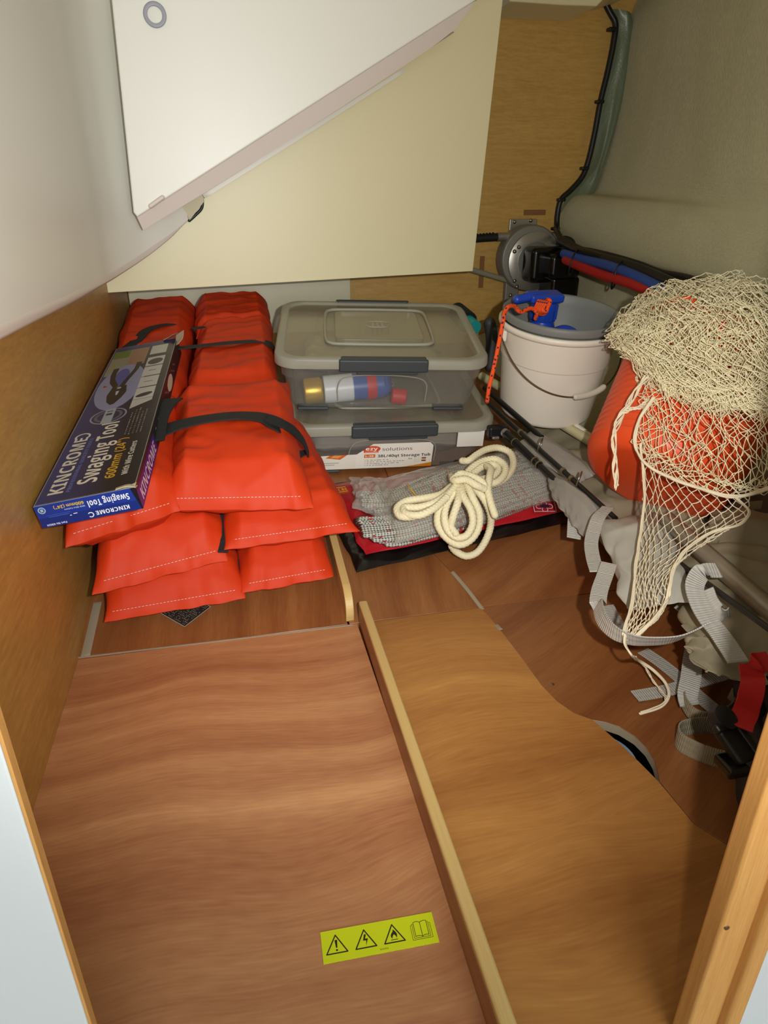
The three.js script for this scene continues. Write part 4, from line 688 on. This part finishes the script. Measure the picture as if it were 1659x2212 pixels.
  const rowsTail = [[[0.785, 0.376, -1.14], [0.8, 0.335, -1.061], [0.841, 0.321, -0.989], [0.882, 0.325, -0.936]], [[0.759, 0.288, -1.065], [0.781, 0.278, -1.015], [0.83, 0.279, -0.96], [0.874, 0.296, -0.913]], [[0.712, 0.241, -0.985], [0.728, 0.237, -0.952], [0.769, 0.245, -0.918], [0.814, 0.273, -0.898]], [[0.651, 0.211, -0.895], [0.661, 0.209, -0.88], [0.682, 0.218, -0.868], [0.706, 0.234, -0.865]], [[0.608, 0.193, -0.828], [0.62, 0.184, -0.81], [0.643, 0.188, -0.807], [0.666, 0.212, -0.813]], [[0.564, 0.177, -0.774], [0.568, 0.172, -0.771], [0.574, 0.171, -0.769], [0.586, 0.176, -0.769]]];
  const fT = sheet(rowsTop.map(r => rel(r, base))), fM = sheet(rowsMid.map(r => rel(r, base))), fL = sheet(rowsTail.map(r => rel(r, base)));
  const stuff = (m) => { m.userData.kind = 'stuff'; return m; };
  const crown = [mesh(fT, 17, 26, 0.4, 3, [0, 0.006, 0.004], 0.0012, 0.05), mesh(fT, 20, 30, 0.5, 7, [0.008, -0.004, -0.008], 0.0011, 0.09), mesh(fT, 22, 34, 0.6, 11, [0.002, -0.008, -0.02], 0.00095, 0.1), mesh(fT, 24, 36, 0.6, 13, [0.012, -0.012, -0.035], 0.00095, 0.12), mesh(fT, 26, 38, 0.6, 57, [0.02, -0.016, -0.05], 0.00095, 0.12), mesh(fT, 26, 40, 0.6, 59, [0.025, -0.02, -0.065], 0.00095, 0.12), mesh(fT, 30, 44, 0.6, 61, [0.006, -0.006, -0.012], 0.0009, 0.1), mesh(fT, 30, 44, 0.6, 63, [0.016, -0.006, -0.026], 0.0009, 0.1)];
  stuff(part('netting', crown, M.netting, t, 'bunched crown of the net'));
  stuff(part('netting', [mesh(fM, 18, 16, 0.4, 17, [0, 0, 0.002], 0.001, 0.04), mesh(fM, 16, 13, 0.5, 19, [0.004, 0, -0.008], 0.00095, 0.08)], M.netting, t, 'netting over the tub wall'));
  stuff(part('netting', [mesh(fL, 11, 26, 0.25, 23, [0, 0, 0], 0.0011, 0.012)], M.netRope, t, 'hanging tail of the net'));
  // gathered cords: several twisted threads
  const cord = (pts, n, spread, r, seed, name = 'cord') => { const rd = rng(seed), c = new THREE.CatmullRomCurve3(rel(pts, base).map(V), false, 'centripetal'), gs = []; for (let i = 0; i < n; i++) { const ph = rd() * 6.28, q = [], m = 10 * pts.length; for (let k = 0; k <= m; k++) { const u = k / m, p = c.getPointAt(u), a = ph + u * 14 + i, sp = spread * (0.6 + 0.6 * Math.abs(nz(u * 6, i, seed))); q.push([p.x + sp * Math.cos(a), p.y + sp * 0.7 * Math.sin(a * 0.8), p.z + sp * Math.sin(a)]); } gs.push(tube(q, r, 1, 5)); } return part(name, gs, M.netRope, t, 'twisted cream cord'); };
  cord([[0.814, 0.479, -1.19], [0.786, 0.45, -1.181], [0.758, 0.416, -1.171], [0.739, 0.388, -1.156], [0.729, 0.356, -1.138], [0.722, 0.322, -1.112], [0.722, 0.287, -1.095]], 9, 0.006, 0.0013, 31, 'tassel');
  cord([[0.803, 0.436, -1.164], [0.788, 0.426, -1.163], [0.771, 0.422, -1.168], [0.757, 0.415, -1.168]], 5, 0.004, 0.0013, 33, 'tassel');
  cord([[0.806, 0.448, -1.147], [0.785, 0.412, -1.146], [0.77, 0.379, -1.134], [0.767, 0.351, -1.115], [0.775, 0.333, -1.083], [0.798, 0.322, -1.038], [0.829, 0.317, -0.984], [0.857, 0.318, -0.944], [0.879, 0.331, -0.922], [0.913, 0.356, -0.898]], 6, 0.0028, 0.002, 35, 'edge_cord');
  cord([[0.779, 0.362, -1.124], [0.757, 0.292, -1.056], [0.716, 0.249, -0.988], [0.653, 0.218, -0.898], [0.61, 0.2, -0.831], [0.561, 0.183, -0.772]], 5, 0.0025, 0.0014, 37, 'edge_cord');
  cord([[0.857, 0.32, -0.933], [0.87, 0.302, -0.91], [0.851, 0.285, -0.901], [0.798, 0.273, -0.902], [0.746, 0.257, -0.889], [0.703, 0.24, -0.863], [0.672, 0.22, -0.827], [0.659, 0.205, -0.811], [0.613, 0.191, -0.781], [0.579, 0.18, -0.766]], 5, 0.0025, 0.0014, 39, 'edge_cord');
  cord([...[[0.567, 0.184, -0.777], [0.557, 0.175, -0.758], [0.556, 0.171, -0.739]], ...[[0.672, 0.045, -0.86], [0.691, 0.032, -0.846], [0.697, 0.026, -0.819], [0.687, 0.022, -0.792], [0.668, 0.016, -0.779], [0.647, 0.01, -0.778], [0.627, 0.006, -0.779]]], 6, 0.0024, 0.0014, 41, 'tail_cord');
  cord([...[[0.668, 0.048, -0.874], [0.682, 0.032, -0.861], [0.683, 0.02, -0.826], [0.682, 0.02, -0.798], [0.678, 0.02, -0.784]]], 4, 0.004, 0.0009, 43, 'tail_cord');
}
// ---------------------------------------------------------------- poles and rods
const pole = (name, label, cat, a, b, r, mat, r2 = r) => { const t = thing(name, label, cat, a); part('tube', rod([0, 0, 0], rel([b], a)[0], r, r2, 20), mat, t); return t; };
pole('plastic_pole', 'long pale plastic pole running under the white bucket', 'pole', [0.788, 0.287, -2.04], [1.098, 0.118, -1.099], 0.0135, M.pvc);
{ const t = pole('plastic_pole', 'pale plastic pole with white sleeve behind the white bucket', 'pole', [0.934, 0.218, -1.681], [1, 0.172, -1.351], 0.012, M.pvc); part('sleeve', rod([0, 0, 0], rel([[0.945, 0.209, -1.629]], [0.934, 0.218, -1.681])[0], 0.0145), M.labelWhite, t, 'white end sleeve'); }
{ const a = [0.812, 0.229, -1.047], b = [0.772, 0.222, -0.63]; const t = pole('boat_hook', 'thick dull metal pole lying over the grey cover', 'pole', a, b, 0.0165, M.alu); }
pole('thin_rod', 'thin black rod below the dull metal pole', 'rod', [0.737, 0.224, -0.825], [0.703, 0.256, -0.599], 0.0048, M.black);
pole('thin_rod', 'thin black rod under the hanging net tail', 'rod', [0.764, 0.201, -0.966], [0.76, 0.202, -0.877], 0.006, M.black);
{ // fishing rods
  const a = [0.697, 0.239, -1.609], b = [0.72, 0.208, -1.431], c = [0.729, 0.185, -1.147];
  const t = thing('fishing_rod', 'black fishing rod with thick handle crossing the red bag corner', 'fishing rod', a);
  const [rb, rc] = rel([b, c], a);
  part('handle', rod([0, 0, 0], rb, 0.0105, 0.009), M.blackGloss, t); part('butt_ring', rod([0, 0, 0], rb.map(v => v * 0.05), 0.012), M.metal, t, 'bright end ring');
  for (const k of [0.3, 0.86, 0.97]) part('ring', rod(rb.map(v => v * k), rb.map(v => v * (k + 0.018)), 0.0112), M.wrapTan, t, 'dull brass ring');
  part('blank', rod(rb, rc, 0.0075, 0.0055), M.black, t);
  const lab = rb.map((v, i) => v + (rc[i] - v) * 0.86); part('ring', rod(lab, lab.map((v, i) => v + (rc[i] - rb[i]) * 0.05), 0.0085), M.metal, t);
  const d = [0.706, 0.278, -1.772], e = [0.752, 0.2, -1.127];
  const t2 = thing('fishing_rod', 'slim black fishing rod with line guides beside the pale pole', 'fishing rod', d);
  const [re] = rel([e], d); part('blank', rod([0, 0, 0], re, 0.0065, 0.0055), M.black, t2);
  for (const k of [0.32, 0.66, 0.72]) part('wrap', rod(re.map(v => v * k), re.map(v => v * (k + 0.012)), 0.0078), M.wrapTan, t2, 'dull brass wrap');
  for (const k of [0.5, 0.78]) { const g = new THREE.TorusGeometry(0.017, 0.0018, 8, 28); const m = part('line_guide', g, M.steel, t2, 'wire line guide'); m.position.set(re[0] * k - 0.004, re[1] * k + 0.018, re[2] * k); m.rotation.set(0.3, 0.9, 0); }
  const t3 = pole('fishing_rod', 'dark rod tip lying left of the white bucket', 'fishing rod', [0.728, 0.297, -1.855], [0.784, 0.233, -1.564], 0.0075, M.black);
  const reel = thing('reel_seat', 'small black reel fitting between tub and fishing rods', 'fitting', [0.698, 0.226, -1.659]);
  part('body', box(0.06, 0.035, 0.03, 0, 0, 0, 0.008), M.black, reel); part('clip', box(0.02, 0.008, 0.014, -0.012, -0.012, 0.016, 0.003), M.metal, reel, 'bright clip');
}
// ---------------------------------------------------------------- grey cover with webbing straps
{
  const base = [0.78, 0.0, -0.95];
  const t = thing('grey_cover', 'crumpled grey canvas cover with loose webbing straps under the net', 'cover', base);
  const Y = new THREE.Vector3(0, 1, 0.2).normalize();
  const pq = (q, th, o, m, lab) => part('canvas', pillow(rel(q, base), th, { up: Y, n: 56, wr: 0.012, freq: 5, wf: 0.06, wb: 0.06, side: 0.05, ...o }), m, t, lab);
  pq([[0.631, 0.154, -0.872], [0.723, 0.189, -0.823], [0.714, 0.2, -1.135], [0.843, 0.209, -1.087]], 0.06, { seed: 101, wr: 0.008, freq: 4 }, M.canvasLight, 'light grey fold');
  pq([[0.671, 0.159, -0.944], [0.749, 0.207, -0.905], [0.716, 0.185, -1.15], [0.85, 0.205, -1.129]], 0.05, { seed: 107, wr: 0.008, freq: 4 }, M.canvasGrey);
  pq([[0.676, 0.141, -0.743], [0.769, 0.159, -0.64], [0.847, 0.157, -1.062], [1.017, 0.197, -0.907]], 0.1, { seed: 103, wr: 0.016 }, M.canvasTan, 'olive grey fold');
  pq([[0.65, 0.153, -0.709], [0.713, 0.16, -0.631], [0.717, 0.146, -0.826], [0.81, 0.163, -0.745]], 0.05, { seed: 109, wr: 0.016 }, M.canvasTan);
  pq([[0.877, 0.164, -1.002], [0.914, 0.18, -0.809], [0.978, 0.201, -1.121], [1.09, 0.235, -0.976]], 0.09, { seed: 113, wr: 0.016 }, M.canvasTan);
  pq([[0.731, 0.21, -1.588], [0.769, 0.185, -1.341], [0.797, 0.231, -1.65], [0.847, 0.208, -1.357]], 0.06, { seed: 117, wr: 0.006, freq: 4 }, M.canvasGrey, 'grey fold under the rods');
  pq([[0.691, 0.179, -1.289], [0.682, 0.165, -1.126], [0.735, 0.203, -1.426], [0.777, 0.202, -1.19]], 0.05, { seed: 119, wr: 0.006, freq: 4 }, M.canvasGrey);
  pq([[0.84, 0.05, -1.1], [1.0, 0.11, -0.95], [0.80, 0.12, -1.9], [1.0, 0.18, -1.9]], 0.09, { seed: 121, wr: 0.02, n: 60 }, M.canvasTan, 'inner fold under the poles');
  const st = (pts, m = M.webGrey, w = 0.026, wd) => part('strap', ribbon(rel(pts, base), w, 0.0022, wd), m, t, 'ribbed grey webbing');
  const side = () => new THREE.Vector3(1, 0.15, -0.1);
  st([[0.739, 0.222, -1.14], [0.703, 0.217, -1.112], [0.675, 0.205, -1.079], [0.652, 0.195, -1.045], [0.633, 0.188, -1.001], [0.618, 0.185, -0.958]], M.webGrey, 0.026, side);
  st([[0.641, 0.199, -0.959], [0.615, 0.191, -0.928], [0.586, 0.185, -0.892], [0.564, 0.181, -0.855], [0.553, 0.178, -0.817], [0.558, 0.175, -0.786], [0.575, 0.175, -0.765], [0.6, 0.179, -0.75], [0.63, 0.185, -0.74], [0.662, 0.192, -0.742], [0.687, 0.201, -0.746]], M.webGrey, 0.028, (u) => u < 0.35 ? new THREE.Vector3(1, 0.1, 0.1) : new THREE.Vector3(0.1, 0.75, 0.5));
  st([[0.747, 0.252, -0.813], [0.722, 0.25, -0.818], [0.697, 0.237, -0.801], [0.69, 0.223, -0.779], [0.688, 0.21, -0.751], [0.69, 0.201, -0.723], [0.685, 0.195, -0.688], [0.681, 0.19, -0.663]], M.webGrey, 0.03, () => new THREE.Vector3(1, 0.2, -0.2));
  st([[0.712, 0.23, -0.794], [0.712, 0.216, -0.776], [0.719, 0.207, -0.759], [0.731, 0.212, -0.753]], M.webGrey, 0.03, () => new THREE.Vector3(0.4, 0.6, 0.4));
  st([[0.822, 0.075, -0.905], [0.791, 0.065, -0.872], [0.759, 0.055, -0.836], [0.729, 0.045, -0.798], [0.706, 0.032, -0.77], [0.706, 0.022, -0.761]], M.webGrey, 0.033, () => new THREE.Vector3(1, 0.1, 0.1));
  st([[0.703, 0.03, -0.778], [0.698, 0.025, -0.763], [0.699, 0.022, -0.741], [0.716, 0.02, -0.729], [0.747, 0.02, -0.732], [0.777, 0.022, -0.744], [0.792, 0.024, -0.76], [0.792, 0.026, -0.771]], M.webTan, 0.026, () => new THREE.Vector3(0, 1, 0));
  st([[0.643, 0.004, -0.822], [0.678, 0.005, -0.821], [0.715, 0.007, -0.821], [0.751, 0.012, -0.821], [0.789, 0.016, -0.822], [0.833, 0.022, -0.823]], M.webGrey, 0.027);
  st([[0.73, 0.006, -0.936], [0.741, 0.006, -0.896], [0.748, 0.006, -0.854], [0.747, 0.01, -0.801], [0.751, 0.01, -0.765], [0.756, 0.008, -0.744]], M.webGrey, 0.028);
  st([[0.724, 0.03, -1.065], [0.724, 0.02, -1.035], [0.72, 0.012, -0.993], [0.721, 0.008, -0.958]], M.webGrey, 0.026);
  st([[0.793, 0.1, -0.943], [0.805, 0.09, -0.921], [0.792, 0.085, -0.886]], M.webGrey, 0.026, () => new THREE.Vector3(1, 0.1, 0));
  st([[0.75, 0.02, -0.703], [0.716, 0.02, -0.713], [0.683, 0.02, -0.718], [0.658, 0.019, -0.717], [0.647, 0.018, -0.709], [0.643, 0.017, -0.696], [0.654, 0.016, -0.676], [0.674, 0.016, -0.655], [0.696, 0.016, -0.641]], M.webTan, 0.034, () => new THREE.Vector3(0, 1, 0));
  st([[0.717, 0.178, -1.225], [0.705, 0.169, -1.207], [0.694, 0.156, -1.186], [0.686, 0.14, -1.169]], M.webGrey, 0.031, () => new THREE.Vector3(1, 0.1, 0));
}
{ // dark bag behind the poles
  const base = [1.059, 0.201, -1.08], t = thing('dark_bag', 'dark brown bag with a pale tag behind the poles at the hull', 'bag', base);
  part('bag', pillow(rel([[0.965, 0.174, -1.066], [1.013, 0.171, -0.85], [1.078, 0.194, -1.219], [1.198, 0.236, -1.042]], base), 0.12, { seed: 141, wr: 0.012, n: 40, freq: 6, up: new THREE.Vector3(0, 1, 0.2).normalize() }), std(0x5a4e44, 0.8), t);
  part('tag', box(0.03, 0.018, 0.001, ...rel([[0.986, 0.254, -1.02]], base)[0], 0), std(0xa89c80, 0.8), t, 'pale tag');
}
// ---------------------------------------------------------------- black harness pouch with red strap by the doorway
{
  const base = [0.70, 0.0, -0.62];
  const t = thing('harness_pouch', 'black pouch with plastic buckle and red strap beside the door frame', 'pouch', base);
  const Y = new THREE.Vector3(0, 1, 0);
  part('pouch', pillow(rel([[0.62, 0.03, -0.535], [0.95, 0.05, -0.45], [0.82, 0.045, -0.80], [1.05, 0.06, -0.80]], base), 0.085, { seed: 131, up: Y, wr: 0.012, n: 40 }), M.rubber, t);
  part('pouch', pillow(rel([[0.70, 0.09, -0.56], [0.9, 0.10, -0.54], [0.81, 0.10, -0.80], [1.0, 0.12, -0.80]], base), 0.06, { seed: 133, up: Y, wr: 0.012, n: 36 }), M.webBlack, t);
  part('red_strap', ribbon(rel([[0.69, 0.223, -0.62], [0.675, 0.22, -0.623], [0.659, 0.218, -0.619], [0.653, 0.213, -0.607], [0.641, 0.212, -0.592], [0.626, 0.208, -0.577], [0.609, 0.202, -0.561], [0.591, 0.2, -0.547], [0.581, 0.2, -0.538]], base), 0.03, 0.0025, (u) => new THREE.Vector3(1, 0.4 * (1 - u), -0.4)), M.redWeb, t, 'bright red strap');
  const bk = part('buckle', [box(0.04, 0.014, 0.05, 0, 0, 0, 0.005), box(0.046, 0.012, 0.012, 0, 0.004, -0.022, 0.004), box(0.012, 0.012, 0.05, 0.012, 0.006, 0.01, 0.003), cyl(0.016, 0.018, 0.012, 0, 0.006, -0.03)], M.black, t, 'black side-release buckle');
  bk.position.set(...rel([[0.575, 0.182, -0.531]], base)[0]); bk.rotation.set(0.5, 0.2, -0.2);
  part('buckle_tip', box(0.03, 0.016, 0.034, 0, 0, 0, 0.005), M.blackGloss, t).position.set(...rel([[0.56, 0.164, -0.515]], base)[0]);
}
// ---------------------------------------------------------------- steering drive on the aft bulkhead
{
  const base = [1.198, 0.569, -2.62];
  const t = thing('steering_drive', 'steering motor drive with metal disc housing and black motor box', 'motor', base);
  t.scale.setScalar(1.16);
  const c = [1.179, 0.595, -2.62];
  const rc = rel([c], base)[0];
  part('housing', [lathe([[0, -0.03], [0.1, -0.03], [0.105, -0.024], [0.105, 0.02], [0.098, 0.028], [0, 0.03]], 48).rotateX(Math.PI / 2).translate(rc[0], rc[1], rc[2])], M.castMetal, t, 'dull metal disc');
  part('flange', lathe([[0.06, 0.03], [0.092, 0.03], [0.092, 0.04], [0.06, 0.042]], 48).rotateX(Math.PI / 2).translate(rc[0] + 0.008, rc[1] - 0.008, rc[2]), M.metal, t);
  part('motor_box', [box(0.14, 0.11, 0.09, 0.012, 0.012, 0.08, 0.018), box(0.105, 0.075, 0.1, 0.035, 0.012, 0.13, 0.016)], M.blackGloss, t, 'black motor cover');
  part('gear_box', [box(0.1, 0.09, 0.1, 0.05, -0.065, 0.11, 0.014)], M.blackGloss, t, 'black lower box');
  part('grab_loop', tube([[0.06, 0.055, 0.05], [0.07, 0.085, 0.06], [0.09, 0.08, 0.08], [0.098, 0.04, 0.1], [0.085, -0.01, 0.14]], 0.012, 8, 12), M.rubber, t, 'black hose loop');
  part('bracket', [box(0.1, 0.036, 0.006, ...rel([[1.169, 0.698, -2.66]], base)[0], 0.004), box(0.1, 0.045, 0.04, ...rel([[1.169, 0.661, -2.65]], base)[0], 0.006), box(0.11, 0.03, 0.03, ...rel([[1.242, 0.661, -2.63]], base)[0], 0.006)], M.metal, t, 'riveted metal bracket');
  for (const q of [[1.135, 0.707, -2.655], [1.193, 0.711, -2.655], [1.15, 0.676, -2.615], [1.121, 0.633, -2.57], [1.208, 0.623, -2.57], [1.107, 0.62, -2.57], [1.125, 0.509, -2.57], [1.16, 0.484, -2.57], [1.115, 0.528, -2.57], [1.117, 0.478, -2.6]]) { const g = new THREE.SphereGeometry(0.0065, 12, 8); part('bolt', g, M.steel, t, 'bright bolt head').position.set(...rel([q], base)[0]); }
  part('cable', [tube(rel([[0.876, 0.654, -2.62], [0.96, 0.657, -2.62], [1.065, 0.662, -2.62]], base), 0.0125, 10, 12), ...Array.from({ length: 9 }, (_, i) => { const g = new THREE.TorusGeometry(0.0125, 0.0016, 6, 18).rotateY(Math.PI / 2); const p = rel([[0.96, 0.657, -2.62]], base)[0]; g.translate(p[0] + i * 0.011, p[1] + i * 0.0008, p[2]); return g; })], M.rubber, t, 'black ribbed cable sheath');
  part('ferrule', rod(rel([[1.062, 0.662, -2.62]], base)[0], rel([[1.145, 0.666, -2.62]], base)[0], 0.014, 0.012), M.metal, t, 'bright cable ferrule');
  part('foot', box(0.05, 0.12, 0.02, ...rel([[1.135, 0.481, -2.64]], base)[0], 0.004), M.castMetal, t);
  part('terminal', [box(0.05, 0.014, 0.02, ...rel([[1.237, 0.586, -2.5]], base)[0], 0.003), box(0.04, 0.03, 0.02, ...rel([[1.249, 0.562, -2.52]], base)[0], 0.004)], M.metal, t, 'metal cable terminal');
  pole('push_rod', 'grey push rod running from the cream panel to the steering drive', 'rod', [0.827, 0.592, -2.6], [1.128, 0.509, -2.62], 0.0105, std(0x8f8a78, 0.6));
  pole('support_tube', 'thin grey tube behind the hoses at the drive', 'tube', [1.228, 0.655, -2.62], [1.293, 0.621, -2.5], 0.012, M.castMetal);
}
// ---------------------------------------------------------------- hoses and cable along the hull
{
  const hose = (name, label, cat, pts, r, mat) => { const t = thing(name, label, cat, pts[0]); part('tube', tube(rel(pts, pts[0]), r, 10, 14), mat, t); return t; };
  const blue = [[1.206, 0.63, -2.379], [1.209, 0.621, -2.239], [1.206, 0.615, -2.078], [1.197, 0.608, -1.964], [1.184, 0.595, -1.825], [1.169, 0.579, -1.686], [1.166, 0.559, -1.519]];
  const red = [[1.2, 0.611, -2.349], [1.196, 0.597, -2.208], [1.192, 0.584, -2.045], [1.183, 0.582, -1.932], [1.175, 0.574, -1.806], [1.16, 0.558, -1.666], [1.156, 0.534, -1.498]];
  const hb = hose('hose', 'blue water hose running along the hull above the red one', 'hose', blue, 0.0155, M.hoseBlue);
  const hr = hose('hose', 'red water hose running along the hull below the blue one', 'hose', red, 0.0155, M.hoseRed);
  const bk = [[1.24, 0.669, -2.48], [1.227, 0.645, -2.314], [1.227, 0.63, -2.149], [1.218, 0.623, -1.989], [1.211, 0.611, -1.849], [1.196, 0.597, -1.711], [1.192, 0.572, -1.542]];
  hose('hose', 'black hose lying above the blue hose along the hull', 'hose', bk, 0.0165, M.hoseBlack);
  const bk2 = [[1.259, 0.645, -2.465], [1.259, 0.646, -2.307], [1.258, 0.639, -2.146], [1.26, 0.626, -1.981], [1.251, 0.613, -1.842], [1.242, 0.612, -1.719], [1.229, 0.599, -1.546]];
  hose('hose', 'thin black hose tucked under the fleece ledge', 'hose', bk2, 0.0085, M.hoseBlack);
  const cp = [[1.409, 1.437, -2.665], [1.429, 1.41, -2.66], [1.451, 1.38, -2.655], [1.452, 1.324, -2.652], [1.443, 1.239, -2.652], [1.427, 1.137, -2.652], [1.418, 1.032, -2.652], [1.404, 0.938, -2.652], [1.387, 0.888, -2.652], [1.343, 0.839, -2.652], [1.308, 0.807, -2.652], [1.299, 0.752, -2.652], [1.296, 0.711, -2.64], [1.26, 0.69, -2.55], [1.236, 0.665, -2.45], [1.219, 0.65, -2.34], [1.215, 0.644, -2.24], [1.221, 0.634, -2.14]];
  const cb = hose('cable', 'black cable clipped down the corner beside the green fillet', 'cable', cp, 0.0105, M.black);
  for (const q of [[1.434, 1.358, -2.645], [1.419, 1.136, -2.645], [1.388, 0.916, -2.645], [1.305, 0.807, -2.645], [1.293, 0.704, -2.645]]) part('cable_clip', box(0.03, 0.012, 0.026, ...rel([q], cp[0])[0], 0.004), M.black, cb);
  const tie = (a, lab) => { const t = thing('cable_tie', lab, 'cable tie', a); const g = new THREE.TorusGeometry(0.033, 0.003, 8, 32); g.scale(0.75, 1.25, 1); const m = part('loop', g, M.black, t); m.rotation.set(0.25, 0.75, -0.35); return t; };
  tie([1.194, 0.607, -2.28], 'black cable tie round the hoses next to the steering drive'); tie([1.195, 0.593, -1.991], 'black cable tie round the hoses nearest the net');
}
{ // scrubbing brush behind the tub
  const a = [0.734, 0.475, -2.165], b = [0.76, 0.434, -2.049];
  const t = thing('scrub_brush', 'black scrubbing brush with teal end cap behind the upper tub', 'brush', a);
  const [rb] = rel([b], a); part('bristles', rod([0, 0, 0], rb.map(v => v * 0.62), 0.03, 0.034), M.bristle, t); part('end_cap', rod(rb.map(v => v * 0.62), rb.map(v => v * 0.95), 0.024, 0.026), M.teal, t, 'teal end cap');
  const c = thing('brush_handle', 'dark brush handle standing left of the white bucket', 'handle', [0.845, 0.42, -2.113]); part('grip', tube([[0, -0.12, 0], [0, -0.04, 0], [-0.006, 0.0, 0], [-0.012, 0.02, 0]], 0.02, 8, 14), M.charcoal, c);
}
// ---------------------------------------------------------------- warning sticker on the floor
{
  const a = [0.041, 0, -0.526], b = [0.179, 0, -0.521], c = [0.039, 0, -0.488];
  const W = Math.hypot(b[0] - a[0], b[2] - a[2]), Hh = Math.hypot(c[0] - a[0], c[2] - a[2]);
  const ang = Math.atan2(-(b[2] - a[2]), b[0] - a[0]);
  const cx = a[0] + (b[0] - a[0]) / 2 + (c[0] - a[0]) / 2, cz = a[2] + (b[2] - a[2]) / 2 + (c[2] - a[2]) / 2;
  const t = thing('warning_sticker', 'yellow hazard sticker with four pictograms on the floor', 'sticker', [cx, 0, cz]); t.rotation.y = ang;
  const m = canvasMat(1024, 276, (g, w, h) => {
    g.fillStyle = '#d3de12'; g.fillRect(0, 0, w, h); g.strokeStyle = '#26240c'; g.fillStyle = '#26240c'; g.lineJoin = 'round';
    const tri = (x) => { g.lineWidth = 11; g.beginPath(); g.moveTo(x, 50); g.lineTo(x + 92, 205); g.lineTo(x - 92, 205); g.closePath(); g.stroke(); };
    tri(128); tri(384); tri(640);
    g.beginPath(); g.moveTo(116, 92); g.lineTo(140, 92); g.lineTo(134, 160); g.lineTo(122, 160); g.fill(); g.beginPath(); g.arc(128, 180, 9, 0, 7); g.fill();
    g.beginPath(); g.moveTo(380, 88); g.lineTo(398, 92); g.lineTo(384, 128); g.lineTo(410, 128); g.lineTo(386, 188); g.lineTo(392, 144); g.lineTo(364, 142); g.fill();
    g.beginPath(); g.moveTo(640, 92); g.bezierCurveTo(676, 126, 676, 150, 660, 174); g.bezierCurveTo(664, 150, 648, 146, 642, 134); g.bezierCurveTo(634, 152, 622, 152, 626, 174); g.bezierCurveTo(604, 152, 614, 138, 624, 124); g.bezierCurveTo(636, 116, 640, 104, 640, 92); g.fill(); g.fillRect(608, 180, 64, 6);
    g.lineWidth = 5; g.beginPath(); g.moveTo(832, 66); g.lineTo(832, 192); g.quadraticCurveTo(870, 182, 892, 200); g.quadraticCurveTo(914, 182, 952, 192); g.lineTo(952, 66); g.quadraticCurveTo(914, 56, 892, 74); g.quadraticCurveTo(870, 56, 832, 66); g.moveTo(892, 74); g.lineTo(892, 200); g.stroke();
    g.lineWidth = 4; for (const k of [0, 1]) { g.beginPath(); g.moveTo(826 - k * 14, 78 + k * 10); g.lineTo(818 - k * 16, 80 + k * 10); g.lineTo(818 - k * 16, 206 + k * 14); g.lineTo(966 + k * 16, 206 + k * 14); g.lineTo(966 + k * 16, 80 + k * 10); g.lineTo(958 + k * 14, 78 + k * 10); g.stroke(); }
    g.fillStyle = '#8d951c'; g.fillRect(500, 236, 8, 16); for (let i = 0; i < 5; i++) g.fillRect(512 + i * 13, 238, 8, 13);
  }, 0.4);
  part('film', new THREE.BoxGeometry(W, 0.0006, Hh), [m, m, m, m, m, m], t).position.y = 0.0006;
}
{ // small screw on the dark panel
  const s = thing('floor_screw', 'small screw head in the dark floor panel', 'screw', [0.517, 0, -0.889]); part('head', lathe([[0, 0.0008], [0.0028, 0.0008], [0.004, 0]], 16), M.steel, s);
}
scene.traverse(o => { if (o.isMesh) { o.castShadow = true; o.receiveShadow = true; o.material && (Array.isArray(o.material) ? o.material : [o.material]).forEach(m => { if (!m.transmission) m.side = THREE.DoubleSide; }); } });
flash.castShadow = true;
renderer.render(scene, camera);
